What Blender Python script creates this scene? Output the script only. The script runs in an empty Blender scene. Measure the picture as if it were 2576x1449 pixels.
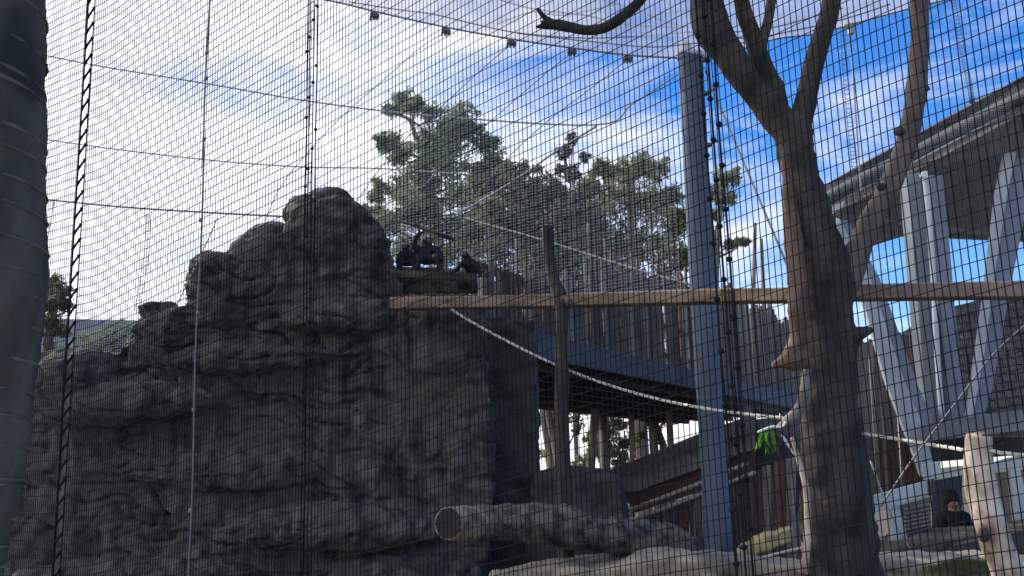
import bpy, bmesh, math, random
from mathutils import Vector, Matrix, noise
R = math.radians
rnd = random.Random(7)

# ------------------------------------------------------------------ camera, world, sun, exposure
S = bpy.context.scene
COL = S.collection
F, CX, CY = 2474.0, 1288.0, 724.5          # focal length and centre, in units of the 2576 px wide photograph
PITCH, ROLL, EYE = R(11.65), 0.030, 1.6
fw = Vector((0, math.cos(PITCH), math.sin(PITCH)))
r0 = Vector((1, 0, 0)); u0 = Vector((0, -math.sin(PITCH), math.cos(PITCH)))
rt = r0 * math.cos(ROLL) - u0 * math.sin(ROLL)
up = u0 * math.cos(ROLL) + r0 * math.sin(ROLL)
cam_pos = Vector((0, 0, EYE))
cam = bpy.data.cameras.new('camera'); camo = bpy.data.objects.new('camera', cam); COL.objects.link(camo)
cam.sensor_width = 36; cam.lens = 36 * F / 2576; cam.clip_start = 0.05; cam.clip_end = 3000
m = Matrix((rt, up, -fw)).transposed().to_4x4(); m.translation = cam_pos
camo.matrix_world = m
S.camera = camo
S.view_settings.view_transform = 'Standard'; S.view_settings.look = 'None'
S.view_settings.exposure = 0.45; S.view_settings.gamma = 1
S.view_settings.use_curve_mapping = False
S.cycles.max_bounces = 5; S.cycles.transparent_max_bounces = 24
S.cycles.use_denoising = True

SUN = Vector((-0.64, 0.50, 0.62)).normalized()   # towards the sun: high, left, a little beyond the cage
sun_el = math.asin(SUN.z); sun_rot = math.atan2(SUN.x, SUN.y)
sl = bpy.data.lights.new('sun', 'SUN'); so = bpy.data.objects.new('sun', sl); COL.objects.link(so)
sl.energy = 3.4; sl.angle = R(0.5); sl.color = (1, .93, .82)
so.rotation_euler = (-SUN).to_track_quat('-Z', 'Y').to_euler(); so.location = (0, 0, 30)

W = bpy.data.worlds.new('World'); S.world = W; W.use_nodes = True
nt = W.node_tree; nt.nodes.clear()
def N(t, **k):
    n = nt.nodes.new(t)
    for a, b in k.items(): setattr(n, a, b)
    return n
L = lambda a, b: nt.links.new(a, b)
def MATH(op, a, b=None, c=None, clamp=False):
    n = N('ShaderNodeMath', operation=op, use_clamp=clamp)
    for i, v in enumerate((a, b, c)):
        if v is None: continue
        if isinstance(v, (int, float)): n.inputs[i].default_value = v
        else: L(v, n.inputs[i])
    return n.outputs[0]
out = N('ShaderNodeOutputWorld')
sky = N('ShaderNodeTexSky', sky_type='NISHITA', sun_disc=False, sun_elevation=sun_el, sun_rotation=sun_rot)
sky.air_density = 1.0; sky.dust_density = 0.3; sky.ozone_density = 2.5
tc = N('ShaderNodeTexCoord')
hs = N('ShaderNodeHueSaturation'); hs.inputs['Saturation'].default_value = 1.45; hs.inputs['Value'].default_value = 1.1; hs.inputs['Hue'].default_value = .514
L(sky.outputs[0], hs.inputs['Color'])
bg1 = N('ShaderNodeBackground'); bg1.inputs[1].default_value = 0.15; L(hs.outputs[0], bg1.inputs[0])
# clouds: wind drawn streaks, thick to the left (towards the sun), thin to the right
mp = N('ShaderNodeMapping'); mp.inputs['Rotation'].default_value = (R(8), R(-24), R(0)); mp.inputs['Scale'].default_value = (1.5, 1.5, 4.2)
L(tc.outputs['Generated'], mp.inputs[0])
n1 = N('ShaderNodeTexNoise'); n1.inputs['Scale'].default_value = 3.3; n1.inputs['Detail'].default_value = 9; n1.inputs['Roughness'].default_value = .6; n1.inputs['Distortion'].default_value = .5
L(mp.outputs[0], n1.inputs['Vector'])
n2 = N('ShaderNodeTexNoise'); n2.inputs['Scale'].default_value = 1.6; n2.inputs['Detail'].default_value = 5
L(tc.outputs['Generated'], n2.inputs['Vector'])
sx = N('ShaderNodeSeparateXYZ'); L(tc.outputs['Generated'], sx.inputs[0])
dens = MATH('ADD', MATH('MULTIPLY', n1.outputs[0], 1.5), MATH('MULTIPLY', n2.outputs[0], .7))
dens = MATH('SUBTRACT', dens, MATH('MULTIPLY', sx.outputs[0], .95))
dens = MATH('SUBTRACT', dens, MATH('MULTIPLY', sx.outputs[2], .18))
dens = MATH('ADD', dens, MATH('MULTIPLY', MATH('MAXIMUM', MATH('SUBTRACT', .22, sx.outputs[2]), 0), 2.4))
mask = MATH('MULTIPLY', MATH('SUBTRACT', dens, .80), 1.9, clamp=True)
ramp = N('ShaderNodeValToRGB')
ramp.color_ramp.elements[0].position = 0.25; ramp.color_ramp.elements[0].color = (.50, .54, .64, 1)
ramp.color_ramp.elements[1].position = 0.62; ramp.color_ramp.elements[1].color = (1.0, 1.0, 1.02, 1)
L(n2.outputs[0], ramp.inputs[0])
bg2 = N('ShaderNodeBackground'); L(ramp.outputs[0], bg2.inputs[0])
gl = MATH('ADD', 1.02, MATH('MULTIPLY', MATH('MAXIMUM', MATH('SUBTRACT', .12, sx.outputs[0]), 0), .9))
L(gl, bg2.inputs[1])
mx = N('ShaderNodeMixShader'); L(mask, mx.inputs[0]); L(bg1.outputs[0], mx.inputs[1]); L(bg2.outputs[0], mx.inputs[2])
L(mx.outputs[0], out.inputs[0])

# ------------------------------------------------------------------ helpers
def P(px, py, Z):
    """the place in the world seen at photo position (px, py) at depth Z metres"""
    return cam_pos + fw * Z + rt * ((px - CX) * Z / F) - up * ((py - CY) * Z / F)
def PX(d, Z): return d * Z / F            # photo units to metres at depth Z

MATS = {}
def mat(name, c1, c2=None, scale=6, stretch=(1, 1, 1), rough=.85, bump=.25, detail=6, spec=.3, metal=0, c3=None, s3=1.5, fine=0, transl=0, alpha=None, lo=.38, hi=.62):
    if name in MATS: return MATS[name]
    M = bpy.data.materials.new(name); M.use_nodes = True; t = M.node_tree; b = t.nodes['Principled BSDF']
    b.inputs['Roughness'].default_value = rough; b.inputs['Specular IOR Level'].default_value = spec; b.inputs['Metallic'].default_value = metal
    c2 = c2 or tuple(x * .7 for x in c1)
    co = t.nodes.new('ShaderNodeTexCoord'); ma = t.nodes.new('ShaderNodeMapping'); ma.inputs['Scale'].default_value = stretch
    t.links.new(co.outputs['Object'], ma.inputs[0])
    no = t.nodes.new('ShaderNodeTexNoise'); no.inputs['Scale'].default_value = scale; no.inputs['Detail'].default_value = detail; no.inputs['Roughness'].default_value = .6
    t.links.new(ma.outputs[0], no.inputs['Vector'])
    rp = t.nodes.new('ShaderNodeValToRGB'); e = rp.color_ramp.elements
    e[0].position = lo; e[0].color = (*c1, 1); e[1].position = hi; e[1].color = (*c2, 1)
    t.links.new(no.outputs[0], rp.inputs[0]); colr = rp.outputs[0]
    if c3:
        n3 = t.nodes.new('ShaderNodeTexNoise'); n3.inputs['Scale'].default_value = s3; n3.inputs['Detail'].default_value = 5
        t.links.new(co.outputs['Object'], n3.inputs['Vector'])
        r3 = t.nodes.new('ShaderNodeValToRGB'); r3.color_ramp.elements[0].position = .5; r3.color_ramp.elements[1].position = .64
        t.links.new(n3.outputs[0], r3.inputs[0])
        mi = t.nodes.new('ShaderNodeMix'); mi.data_type = 'RGBA'; t.links.new(r3.outputs[0], mi.inputs[0]); t.links.new(colr, mi.inputs[6]); mi.inputs[7].default_value = (*c3, 1)
        colr = mi.outputs[2]
    t.links.new(colr, b.inputs['Base Color'])
    if bump:
        bu = t.nodes.new('ShaderNodeBump'); bu.inputs['Strength'].default_value = bump; bu.inputs['Distance'].default_value = .02
        t.links.new(no.outputs[0], bu.inputs['Height']); t.links.new(bu.outputs[0], b.inputs['Normal'])
    o = t.nodes['Material Output']; last = b.outputs[0]
    if transl:
        tr = t.nodes.new('ShaderNodeBsdfTranslucent'); t.links.new(colr, tr.inputs[0])
        ms = t.nodes.new('ShaderNodeMixShader'); ms.inputs[0].default_value = transl
        t.links.new(last, ms.inputs[1]); t.links.new(tr.outputs[0], ms.inputs[2]); last = ms.outputs[0]
    if alpha is not None:
        tp = t.nodes.new('ShaderNodeBsdfTransparent'); ms = t.nodes.new('ShaderNodeMixShader'); ms.inputs[0].default_value = alpha
        t.links.new(tp.outputs[0], ms.inputs[1]); t.links.new(last, ms.inputs[2]); last = ms.outputs[0]
    t.links.new(last, o.inputs[0])
    MATS[name] = M
    return M

rock_m = mat('artificial rock', (.015, .017, .022), (.155, .143, .130), 5.0, (1.6, 1.6, .34), .92, 1.0, 14, c3=(.085, .072, .062), s3=1.7, lo=.34, hi=.72)
ground_m = mat('earth', (.13, .10, .07), (.07, .055, .04), 3, bump=.4)
path_m = mat('concrete path', (.30, .29, .27), (.22, .21, .20), 4)
ledge_m = mat('pale rock ledge', (.44, .37, .26), (.20, .17, .13), 5, bump=.6, c3=(.12, .12, .11))
sand_m = mat('yellow sandstone', (.55, .42, .20), (.36, .27, .14), 4, bump=.4)
palm_m = mat('palm bark', (.042, .040, .036), (.105, .094, .076), 10, (1, 1, .5), .9, 1.0, c3=(.028, .031, .034), s3=7)
ring_m = mat('palm ring scar', (.15, .145, .125), (.06, .058, .05), 16, bump=.5)
wire_m = mat('weathered wire', (.010, .011, .016), (.022, .022, .028), 30, rough=1, bump=0, spec=.04)
netwire_m = mat('net wire', (.46, .49, .55), (.38, .41, .47), 30, rough=.6, bump=0)
rope_m = mat('pale rope', (.62, .60, .55), (.42, .40, .36), 60, rough=.9, bump=.3)
cable_m = mat('steel cable', (.12, .12, .14), (.2, .2, .22), 40, rough=.5, bump=0, metal=.3)
lightcable_m = mat('bright cable', (.42, .43, .46), (.3, .3, .33), 40, rough=.5, bump=0, metal=.3)
post_m = mat('blue grey paint', (.12, .155, .215), (.09, .12, .17), 3, (1, 1, .3), .6, .06, c3=(.06, .08, .13), s3=1.2)
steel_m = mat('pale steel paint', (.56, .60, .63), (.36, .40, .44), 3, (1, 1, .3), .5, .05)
steel2_m = mat('blue steel and strut shade', (.22, .27, .36), (.15, .18, .24), 3, (1, 1, .3), .5, .05)  # flange colour, also used to paint the shaded faces of the white struts
galv_m = mat('galvanised', (.42, .47, .49), (.32, .36, .39), 8, rough=.45, bump=.05, metal=.3)
timber_m = mat('sawn timber', (.30, .21, .15), (.115, .082, .062), 5.0, (.6, 3, 3), .8, .3, c3=(.30, .24, .18), s3=2.2)
bark_m = mat('smooth bark', (.060, .052, .046), (.020, .019, .020), 5, (1.5, 1.5, .4), .9, .9, c3=(.085, .074, .062), s3=2.2)
lit_peel_m = mat('sunlit peeling bark', (.20, .135, .095), (.09, .065, .052), 6, (2, 2, .5), .9, .6)  # brown of loose bark with the trunk's sunlit side put into it
log_m = mat('log bark', (.19, .16, .125), (.026, .024, .022), 9, (1, 1, 1), .95, 1.0)
cut_m = mat('cut wood', (.38, .29, .20), (.12, .09, .065), 9, bump=.8)
hollow_m = mat('dark hollow', (.02, .018, .016), (.035, .03, .025), 8)
stump_m = mat('pale stump wood', (.50, .40, .32), (.17, .125, .10), 9, (1.3, 1.3, .5), .9, 1.0, c3=(.62, .54, .46), s3=5)
wall2_m = mat('brown stone wall', (.10, .082, .07), (.055, .046, .042), 5, bump=.5)
pal_m = [mat('paling %s' % n, c, tuple(x * .6 for x in c), 5, (4, 4, .5), .9, .4) for n, c in
         (('brown', (.19, .14, .115)), ('grey', (.21, .19, .175)), ('dark', (.115, .09, .08)), ('pale', (.30, .26, .23)))]
deck_m = mat('deck timber', (.075, .065, .06), (.045, .04, .04), 5, (.5, 3, 3), .9, .3)
fascia_m = mat('grey fascia', (.10, .115, .14), (.07, .08, .10), 4, bump=.1)
soffit_m = mat('soffit lining', (.17, .13, .11), (.09, .075, .068), 3, (1, 1, 1), .9, .3, c3=(.26, .22, .17), s3=.9)
roof_m = mat('brown roofing', (.10, .085, .08), (.07, .06, .06), 4, rough=.6, bump=.1)
red_m = mat('red brown cladding', (.14, .070, .052), (.085, .05, .042), 4, (4, 4, .6), .85, .3)
tan_m = mat('tan wall', (.32, .24, .17), (.24, .18, .13), 3, bump=.1)
conc_m = mat('grey concrete', (.20, .21, .22), (.13, .135, .145), 4, bump=.2)
wall_m = mat('dark stone', (.085, .08, .075), (.045, .043, .045), 5, bump=.5)
fur_m = mat('black fur', (.010, .011, .015), (.022, .024, .03), 40, (1, 1, .4), .85, 1.0)
face_m = mat('grey brown face', (.11, .10, .10), (.06, .055, .055), 20, bump=.2)
skin_m = mat('skin', (.45, .27, .19), (.40, .24, .17), 20, bump=.05)
hair_m = mat('dark hair', (.016, .013, .012), (.03, .024, .02), 50, (1, 1, .3), .6, .5)
black_m = mat('black cloth', (.014, .015, .02), (.024, .024, .03), 30, bump=.2)
blue_m = mat('blue cloth', (.045, .10, .38), (.03, .07, .28), 12, bump=.2)
jean_m = mat('dark trousers', (.03, .04, .07), (.02, .03, .05), 12, bump=.2)
white_m = mat('white paint', (.80, .80, .78), (.7, .7, .68), 5, bump=.03)
roofnet_m = mat('pale roof netting', (.74, .74, .76), (.60, .61, .65), 5, (1, 1, 1), .9, .1, transl=.55, alpha=.58)
leafA = mat('gum leaves grey green', (.17, .23, .13), (.27, .31, .18), 1.2, rough=.6, bump=0, transl=.5)
leafB = mat('gum leaves olive', (.28, .30, .12), (.19, .22, .11), 1.2, rough=.6, bump=0, transl=.5)
leafC = mat('gum leaves dark', (.15, .18, .11), (.22, .23, .13), 1.2, rough=.6, bump=0, transl=.5)
leafD = mat('gum leaves reddish', (.14, .11, .07), (.08, .09, .05), 1.2, rough=.6, bump=0, transl=.35)
leafE = mat('dry scrub leaves', (.055, .048, .035), (.09, .075, .055), 1.2, rough=.6, bump=0, transl=.25)
browse_m = mat('fresh leaves', (.16, .34, .04), (.08, .20, .03), 6, rough=.5, bump=0, transl=.4)
gumbark_m = mat('gum bark', (.26, .21, .18), (.13, .11, .10), 3, (1, 1, .4), .9, .3)
grass_m = mat('grass', (.07, .10, .03), (.12, .12, .05), 8, bump=0, transl=.2)

class MB:
    def __init__(s): s.v = []; s.f = []
    def add(s, vs, fs):
        o = len(s.v); s.v += [Vector(v) for v in vs]; s.f += [tuple(i + o for i in f) for f in fs]
    def box(s, c, ax, ay, az):
        """c centre; ax, ay, az half extent vectors"""
        vs = [c + ax * i + ay * j + az * k for i in (-1, 1) for j in (-1, 1) for k in (-1, 1)]
        s.add(vs, [(0, 1, 3, 2), (4, 6, 7, 5), (0, 4, 5, 1), (2, 3, 7, 6), (0, 2, 6, 4), (1, 5, 7, 3)])
    def beam(s, a, b, w, h, upv=Vector((0, 0, 1))):
        d = (b - a); l = d.length; d.normalize(); sd = d.cross(upv).normalized(); uu = sd.cross(d).normalized()
        s.box((a + b) / 2, d * l / 2, sd * w / 2, uu * h / 2)
    def tube(s, pts, rad, n=10, caps=True, jit=0, seed=0, flat=1, twist=0):
        pts = [Vector(p) for p in pts]; m_ = len(pts)
        if not hasattr(rad, '__len__'): rad = [rad] * m_
        o = len(s.v); ref = None
        for i, p in enumerate(pts):
            d = (pts[min(i + 1, m_ - 1)] - pts[max(i - 1, 0)]).normalized()
            if ref is None:
                ref = Vector((1, 0, 0)) if abs(d.x) < .8 else Vector((0, 0, 1))
            a = (ref - d * ref.dot(d)).normalized(); b = d.cross(a); ref = a
            for k in range(n):
                t = 2 * math.pi * k / n + twist * i
                q = a * math.cos(t) + b * math.sin(t) * flat
                rr = rad[i]
                if jit: rr *= 1 + jit * noise.noise((p + q * rad[i]) * 6 + Vector((seed, 0, 0))) + jit * .5 * noise.noise((p + q * rad[i]) * 17)
                s.v.append(p + q * rr)
        for i in range(m_ - 1):
            for k in range(n):
                k2 = (k + 1) % n
                s.f.append((o + i * n + k, o + i * n + k2, o + (i + 1) * n + k2, o + (i + 1) * n + k))
        if caps:
            s.f.append(tuple(o + k for k in range(n - 1, -1, -1))); s.f.append(tuple(o + (m_ - 1) * n + k for k in range(n)))
    def ball(s, c, r, n=8, sc=(1, 1, 1)):
        vs = []; fs = []
        for i in range(1, n):
            th = math.pi * i / n
            for k in range(n):
                ph = 2 * math.pi * k / n
                vs.append(c + Vector((r * sc[0] * math.sin(th) * math.cos(ph), r * sc[1] * math.sin(th) * math.sin(ph), r * sc[2] * math.cos(th))))
        a = len(vs); vs += [c + Vector((0, 0, r * sc[2])), c - Vector((0, 0, r * sc[2]))]
        for i in range(n - 2):
            for k in range(n):
                k2 = (k + 1) % n; fs.append((i * n + k, (i + 1) * n + k, (i + 1) * n + k2, i * n + k2))
        for k in range(n):
            k2 = (k + 1) % n; fs.append((a, k, k2)); fs.append((a + 1, (n - 2) * n + k2, (n - 2) * n + k))
        s.add(vs, fs)
    def build(s, name, material, parent=None, origin=None, smooth=False, bevel=0, mesh=None):
        if parent is not None: org = parent_world(parent)
        elif origin is not None: org = Vector(origin)
        else:
            if s.v:
                xs = sum((v.x for v in s.v)) / len(s.v); ys = sum((v.y for v in s.v)) / len(s.v); org = Vector((xs, ys, min(v.z for v in s.v)))
            else: org = Vector((0, 0, 0))
        me = bpy.data.meshes.new(name); me.from_pydata([v - org for v in s.v], [], s.f); me.update()
        if smooth:
            me.polygons.foreach_set('use_smooth', [True] * len(me.polygons))
        if bevel:
            bm = bmesh.new(); bm.from_mesh(me); bmesh.ops.bevel(bm, geom=bm.edges[:], offset=bevel, segments=1, affect='EDGES'); bm.to_mesh(me); bm.free()
        me.materials.append(material)
        o = bpy.data.objects.new(name, me); COL.objects.link(o)
        if parent is not None: o.parent = parent
        else: o.location = org
        return o
def parent_world(p):
    w = Vector((0, 0, 0))
    while p is not None: w += p.location; p = p.parent
    return w
def empty(name, loc, label, cat, group=None):
    o = bpy.data.objects.new(name, None); COL.objects.link(o); o.location = loc; o.empty_display_size = .2
    return tag(o, label, cat, group)
def tag(o, label=None, cat=None, group=None, kind=None):
    if label: o['label'] = label
    if cat: o['category'] = cat
    if group: o['group'] = group
    if kind: o['kind'] = kind
    return o
def spline(pts, n=6):
    """Catmull-Rom through tuples of any length"""
    out = []; p = [tuple(x) for x in pts]; p = [p[0]] + p + [p[-1]]
    for i in range(1, len(p) - 2):
        for k in range(n):
            t = k / n; a, b, c, d = p[i - 1], p[i], p[i + 1], p[i + 2]
            out.append(tuple(.5 * ((2 * b[j]) + (-a[j] + c[j]) * t + (2 * a[j] - 5 * b[j] + 4 * c[j] - d[j]) * t * t + (-a[j] + 3 * b[j] - 3 * c[j] + d[j]) * t ** 3) for j in range(len(b))))
    out.append(p[-2]); return out
def limb(mb, pts, n=6, seg=12, jit=.12, caps=True, seed=0):
    """pts: (px, py, Z, width in photo units)"""
    q = spline(pts, n)
    mb.tube([P(a, b, z) for a, b, z, w in q], [max(.002, PX(w / 2, z)) for a, b, z, w in q], seg, caps, jit, seed)
def line(mb, pts, r, n=4, seg=5, caps=True, k=6):
    q = spline(pts, n); mb.tube([P(a, b, z) for a, b, z in q], r, seg, caps)
def tri_line(mb, a, b, r, segs=1, wob=0, sag=0, seed=0):
    """thin three sided wire from a to b"""
    pts = []
    for i in range(segs + 1):
        t = i / segs; p = a.lerp(b, t)
        if wob: p = p + Vector((noise.noise(p * 1.3 + Vector((seed * 3.1, 0, 0))), noise.noise(p * 1.3 + Vector((0, seed * 2.3, 5))), noise.noise(p * 1.7 + Vector((0, 9, seed)))) ) * wob
        if sag: p = p - Vector((0, 0, sag * 4 * t * (1 - t)))
        pts.append(p)
    mb.tube(pts, r, 3, False)

# ------------------------------------------------------------------ setting: ground
GZ = -0.10
g = MB(); nx = 60
for i in range(nx + 1):
    for j in range(nx + 1):
        u = (i / nx * 2 - 1); v = (j / nx * 2 - 1)
        x = math.copysign(abs(u) ** 2.6, u) * 900; y = math.copysign(abs(v) ** 2.6, v) * 900
        g.v.append(Vector((x, y, GZ + .05 * noise.noise(Vector((x * .3, y * .3, 0))) - .05)))
for i in range(nx):
    for j in range(nx):
        a = i * (nx + 1) + j; g.f.append((a, a + nx + 1, a + nx + 2, a + 1))
tag(g.build('ground', ground_m, smooth=True, origin=(0, 0, 0)), kind='structure')
pth = MB(); pth.box(Vector((.5, .2, GZ + .02)), Vector((6, 0, 0)), Vector((0, 2.1, 0)), Vector((0, 0, .03)))
tag(pth.build('path', path_m), kind='structure')

# ------------------------------------------------------------------ rock wall (left)
def evaluated(o):
    dg = bpy.context.evaluated_depsgraph_get(); dg.update()
    return bpy.data.meshes.new_from_object(o.evaluated_get(dg))
def prism(mb, outline, z0, z1):
    """outline in photo coordinates swept in depth from z0 to z1 (functions of px or numbers)"""
    f0 = z0 if callable(z0) else (lambda x: z0); f1 = z1 if callable(z1) else (lambda x: z1)
    a = [P(x, y, f0(x)) for x, y in outline]
    b = []
    for x, y in outline:
        p = P(x, y, f0(x)); d = Vector((p.x, p.y, 0)).normalized(); b.append(p + d * (f1(x) - f0(x)))
    n = len(a); mb.add(a + b, [tuple(range(n - 1, -1, -1)), tuple(range(n, 2 * n))] + [(i, (i + 1) % n, n + (i + 1) % n, n + i) for i in range(n)])
def rockify(mb, name, material, voxel, amp, ledge, parent=None, smooth_it=3, seed=0, small=1.0, jag=.5):
    o = mb.build('tmp_rock', material, origin=(0, 0, 0))
    r = o.modifiers.new('r', 'REMESH'); r.mode = 'VOXEL'; r.voxel_size = voxel
    sm = o.modifiers.new('s', 'SMOOTH'); sm.iterations = smooth_it; sm.factor = .6
    me = evaluated(o); bpy.data.objects.remove(o)
    off = Vector((seed, seed * 2, 0))
    vs = [v.co.copy() for v in me.vertices]; ns = [v.normal.copy() for v in me.vertices]
    for i, v in enumerate(me.vertices):
        p = vs[i] + off; nn = ns[i]
        big = noise.noise(p * 1.1) * amp
        tilt = p.z + .22 * p.x + .35 * noise.noise(p * .8)
        st = noise.noise(Vector((p.x * 1.1, p.y * 1.1, tilt * 5.5)))
        st2 = noise.noise(Vector((p.x * 2.6, p.y * 2.6, tilt * 13 + 4)))
        side = 1 - abs(nn.z)
        gate = max(0, min(1, .5 + 1.6 * noise.noise(p * .9 + Vector((3, 3, 3)))))
        led = (-abs(st) ** .6 * 1.0 + .35) * ledge * side * (.35 + gate) + st2 * ledge * .45 * side * gate
        det = noise.noise(p * 6) * .03 * small + noise.noise(p * 15) * .012 * small
        if jag:
            w = p + Vector((noise.noise(p * 2.1), noise.noise(p * 2.3 + Vector((7, 0, 0))), noise.noise(p * 2.2 + Vector((0, 5, 0))))) * .16
            c1_ = abs(noise.noise(Vector((w.x * 1.7, w.y * 1.7, (w.z + .25 * w.x) * 6.5)))); c2_ = abs(noise.noise(Vector((w.x * 3.6 + 9, w.y * 3.6, (w.z - .12 * w.x) * 11)))); c3_ = abs(noise.noise(Vector((w.x * 3.2, w.y * 3.2 + 4, w.z * .9))))
            g2 = max(0, min(1, .45 + 1.8 * noise.noise(p * .8 + Vector((11, 0, 0)))))
            led -= jag * side * (max(0, .09 - c1_) / .09 * .060 * (.4 + g2) + max(0, .10 - c2_) / .10 * .035 * g2 + max(0, .05 - c3_) / .05 * .030 * (1 - g2))
            fl = noise.voronoi(Vector((p.x * 4.2, p.y * 4.2, p.z * 7.5)))[0]; led += jag * side * (.5 - fl[0]) * .045; det += jag * noise.noise(p * 32) * .006
        v.co = vs[i] + nn * (big + led + det)
    me.polygons.foreach_set('use_smooth', [True] * len(me.polygons))
    org = parent_world(parent) if parent else Vector((sum(v.co.x for v in me.vertices) / len(me.vertices), sum(v.co.y for v in me.vertices) / len(me.vertices), min(v.co.z for v in me.vertices)))
    for v in me.vertices: v.co -= org
    me.name = name; me.materials.clear(); me.materials.append(material)
    ob = bpy.data.objects.new(name, me); COL.objects.link(ob)
    if parent: ob.parent = parent
    else: ob.location = org
    return ob
rockmb = MB()
sil = [(70, 890), (175, 874), (300, 885), (322, 840), (335, 808), (370, 790), (440, 782), (480, 772), (492, 700), (500, 670), (520, 650), (560, 645), (600, 640), (640, 600), (720, 590),
       (735, 560), (745, 530), (800, 510), (850, 492), (890, 515), (945, 540), (970, 570), (985, 620), (995, 680), (1004, 740), (1010, 752), (1195, 750), (1215, 800), (1235, 1000), (1232, 1300), (1200, 1600), (0, 1650), (0, 900)]
prism(rockmb, sil, lambda x: 8.9 - .25 * (x / 1200), lambda x: 10.3)
# boulders that bulge from the face: px, py, Z, rx, ry (photo units), depth radius m
for bx, by, bz, rx, ry, rz in ((415, 850, 8.95, 100, 72, .30), (400, 785, 9.1, 55, 24, .3), (575, 740, 8.95, 95, 98, .30), (540, 685, 8.95, 58, 44, .3), (665, 650, 9.0, 88, 66, .28), (690, 606, 9.1, 62, 28, .3),
                               (850, 590, 8.95, 120, 90, .34), (845, 515, 9.1, 60, 34, .3), (775, 545, 9.05, 44, 40, .3), (935, 640, 8.85, 62, 100, .3), (190, 960, 8.9, 125, 80, .3), (860, 800, 8.75, 170, 50, .22),
                               (650, 900, 8.75, 240, 40, .20), (330, 1010, 8.75, 240, 50, .2), (1110, 900, 8.75, 120, 50, .16), (560, 1180, 8.75, 260, 60, .16),
                               (840, 1330, 8.6, 300, 60, .25), (330, 1460, 8.7, 330, 60, .2), (1000, 1440, 8.7, 230, 50, .2)):
    rockmb.ball(P(bx, by, bz), 1, 14, (PX(rx, bz), rz, PX(ry, bz)))
rock = rockify(rockmb, 'rock_wall', rock_m, .022, .10, .075, smooth_it=2, jag=1.35)
tag(rock, 'tall dark stepped artificial rock wall with rounded boulders filling the left of the cage', 'rock wall')

# darker square pillar of rendered rock at the right end of the wall, carrying the walkway
pil = MB(); prism(pil, [(1212, 790), (1345, 800), (1352, 1010), (1354, 1200), (1360, 1600), (1200, 1600)], 9.2, 10.6)
tag(rockify(pil, 'rock_pillar', wall_m, .04, .03, .03, seed=5, smooth_it=1), 'dark squared rock pillar between the rock wall and the open gap under the walkway', 'rock pillar')
# low mound under the gap
mo = MB(); prism(mo, [(1340, 1190), (1420, 1168), (1500, 1178), (1560, 1200), (1580, 1290), (1600, 1500), (1300, 1500)], 9.0, 10.4)

tag(rockify(mo, 'low_rock_mound', wall_m, .04, .06, .04, seed=9), 'low dark rock mound under the walkway behind the lying log', 'rock mound')

# foreground rock ledges at the bottom of the picture
lb = MB()
prism(lb, [(1230, 1462), (1330, 1436), (1420, 1425), (1500, 1432), (1560, 1420), (1620, 1403), (1700, 1398), (1760, 1402), (1850, 1412), (1980, 1424), (2100, 1425), (2240, 1418), (2380, 1422), (2576, 1432), (2700, 1440), (2700, 1800), (1200, 1800)], 6.9, 8.0)
tag(rockify(lb, 'rock_ledge', ledge_m, .035, .05, .02, seed=13), 'long pale sunlit rock ledge along the bottom below the lying log', 'rock ledge')
ys = MB(); prism(ys, [(1850, 1404), (1862, 1384), (1890, 1372), (1896, 1358), (1930, 1346), (1955, 1344), (1962, 1336), (1990, 1330), (1992, 1362), (1960, 1372), (1925, 1388), (1880, 1400), (1866, 1412)], 8.2, 8.7)
tag(rockify(ys, 'yellow_sandstone_block', sand_m, .016, .012, .012, seed=21, smooth_it=0, jag=.4), 'low ragged yellow sandstone slab between the tall grey post and the tree foot', 'stone block')
eb = MB(); prism(eb, [(2212, 1418), (2230, 1385), (2330, 1360), (2430, 1348), (2600, 1330), (2800, 1330), (2800, 1700), (2200, 1700)], 8.6, 10.8)
tag(rockify(eb, 'earth_bank', ground_m, .04, .04, .02, seed=31), 'brown earth bank at lower right below the building', 'earth bank')

# ------------------------------------------------------------------ palm trunk, very near
pz = 1.55
root = empty('palm_trunk', P(-60, 1449, pz) - Vector((0, 0, .9)), 'thick dark ringed palm trunk close at the left edge of the picture', 'palm trunk')
edge = [(-420, 118), (-200, 118), (0, 117), (60, 116), (110, 118), (170, 112), (250, 112), (330, 116), (420, 110), (480, 118), (560, 118), (620, 121), (640, 119), (720, 119), (760, 116), (850, 106), (960, 90), (1060, 78), (1160, 68), (1230, 60), (1300, 44), (1380, 28), (1449, 15), (1600, -10), (1900, -40), (2300, -60)]
edge = [(y, x - 22 - (5 if y > 1250 else 0)) for y, x in edge]
mbp = MB(); q = []
halfw = lambda y: 215 - 30 * max(0, min(1, (y - 700) / 800))
ex = spline([(y, x) for y, x in edge], 8)
mbp.tube([P(x - halfw(y), y, pz) for y, x in ex], [PX(halfw(y), pz) * (1 + .006 * noise.noise(Vector((y * .03, 0, 0)))) for y, x in ex], 60, True, .035)
mbp.build('trunk', palm_m, root, smooth=True)
def edgex(y):
    for (a, b), (c, d) in zip(edge, edge[1:]):
        if a <= y <= c: return b + (d - b) * (y - a) / (c - a)
    return 0
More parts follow.
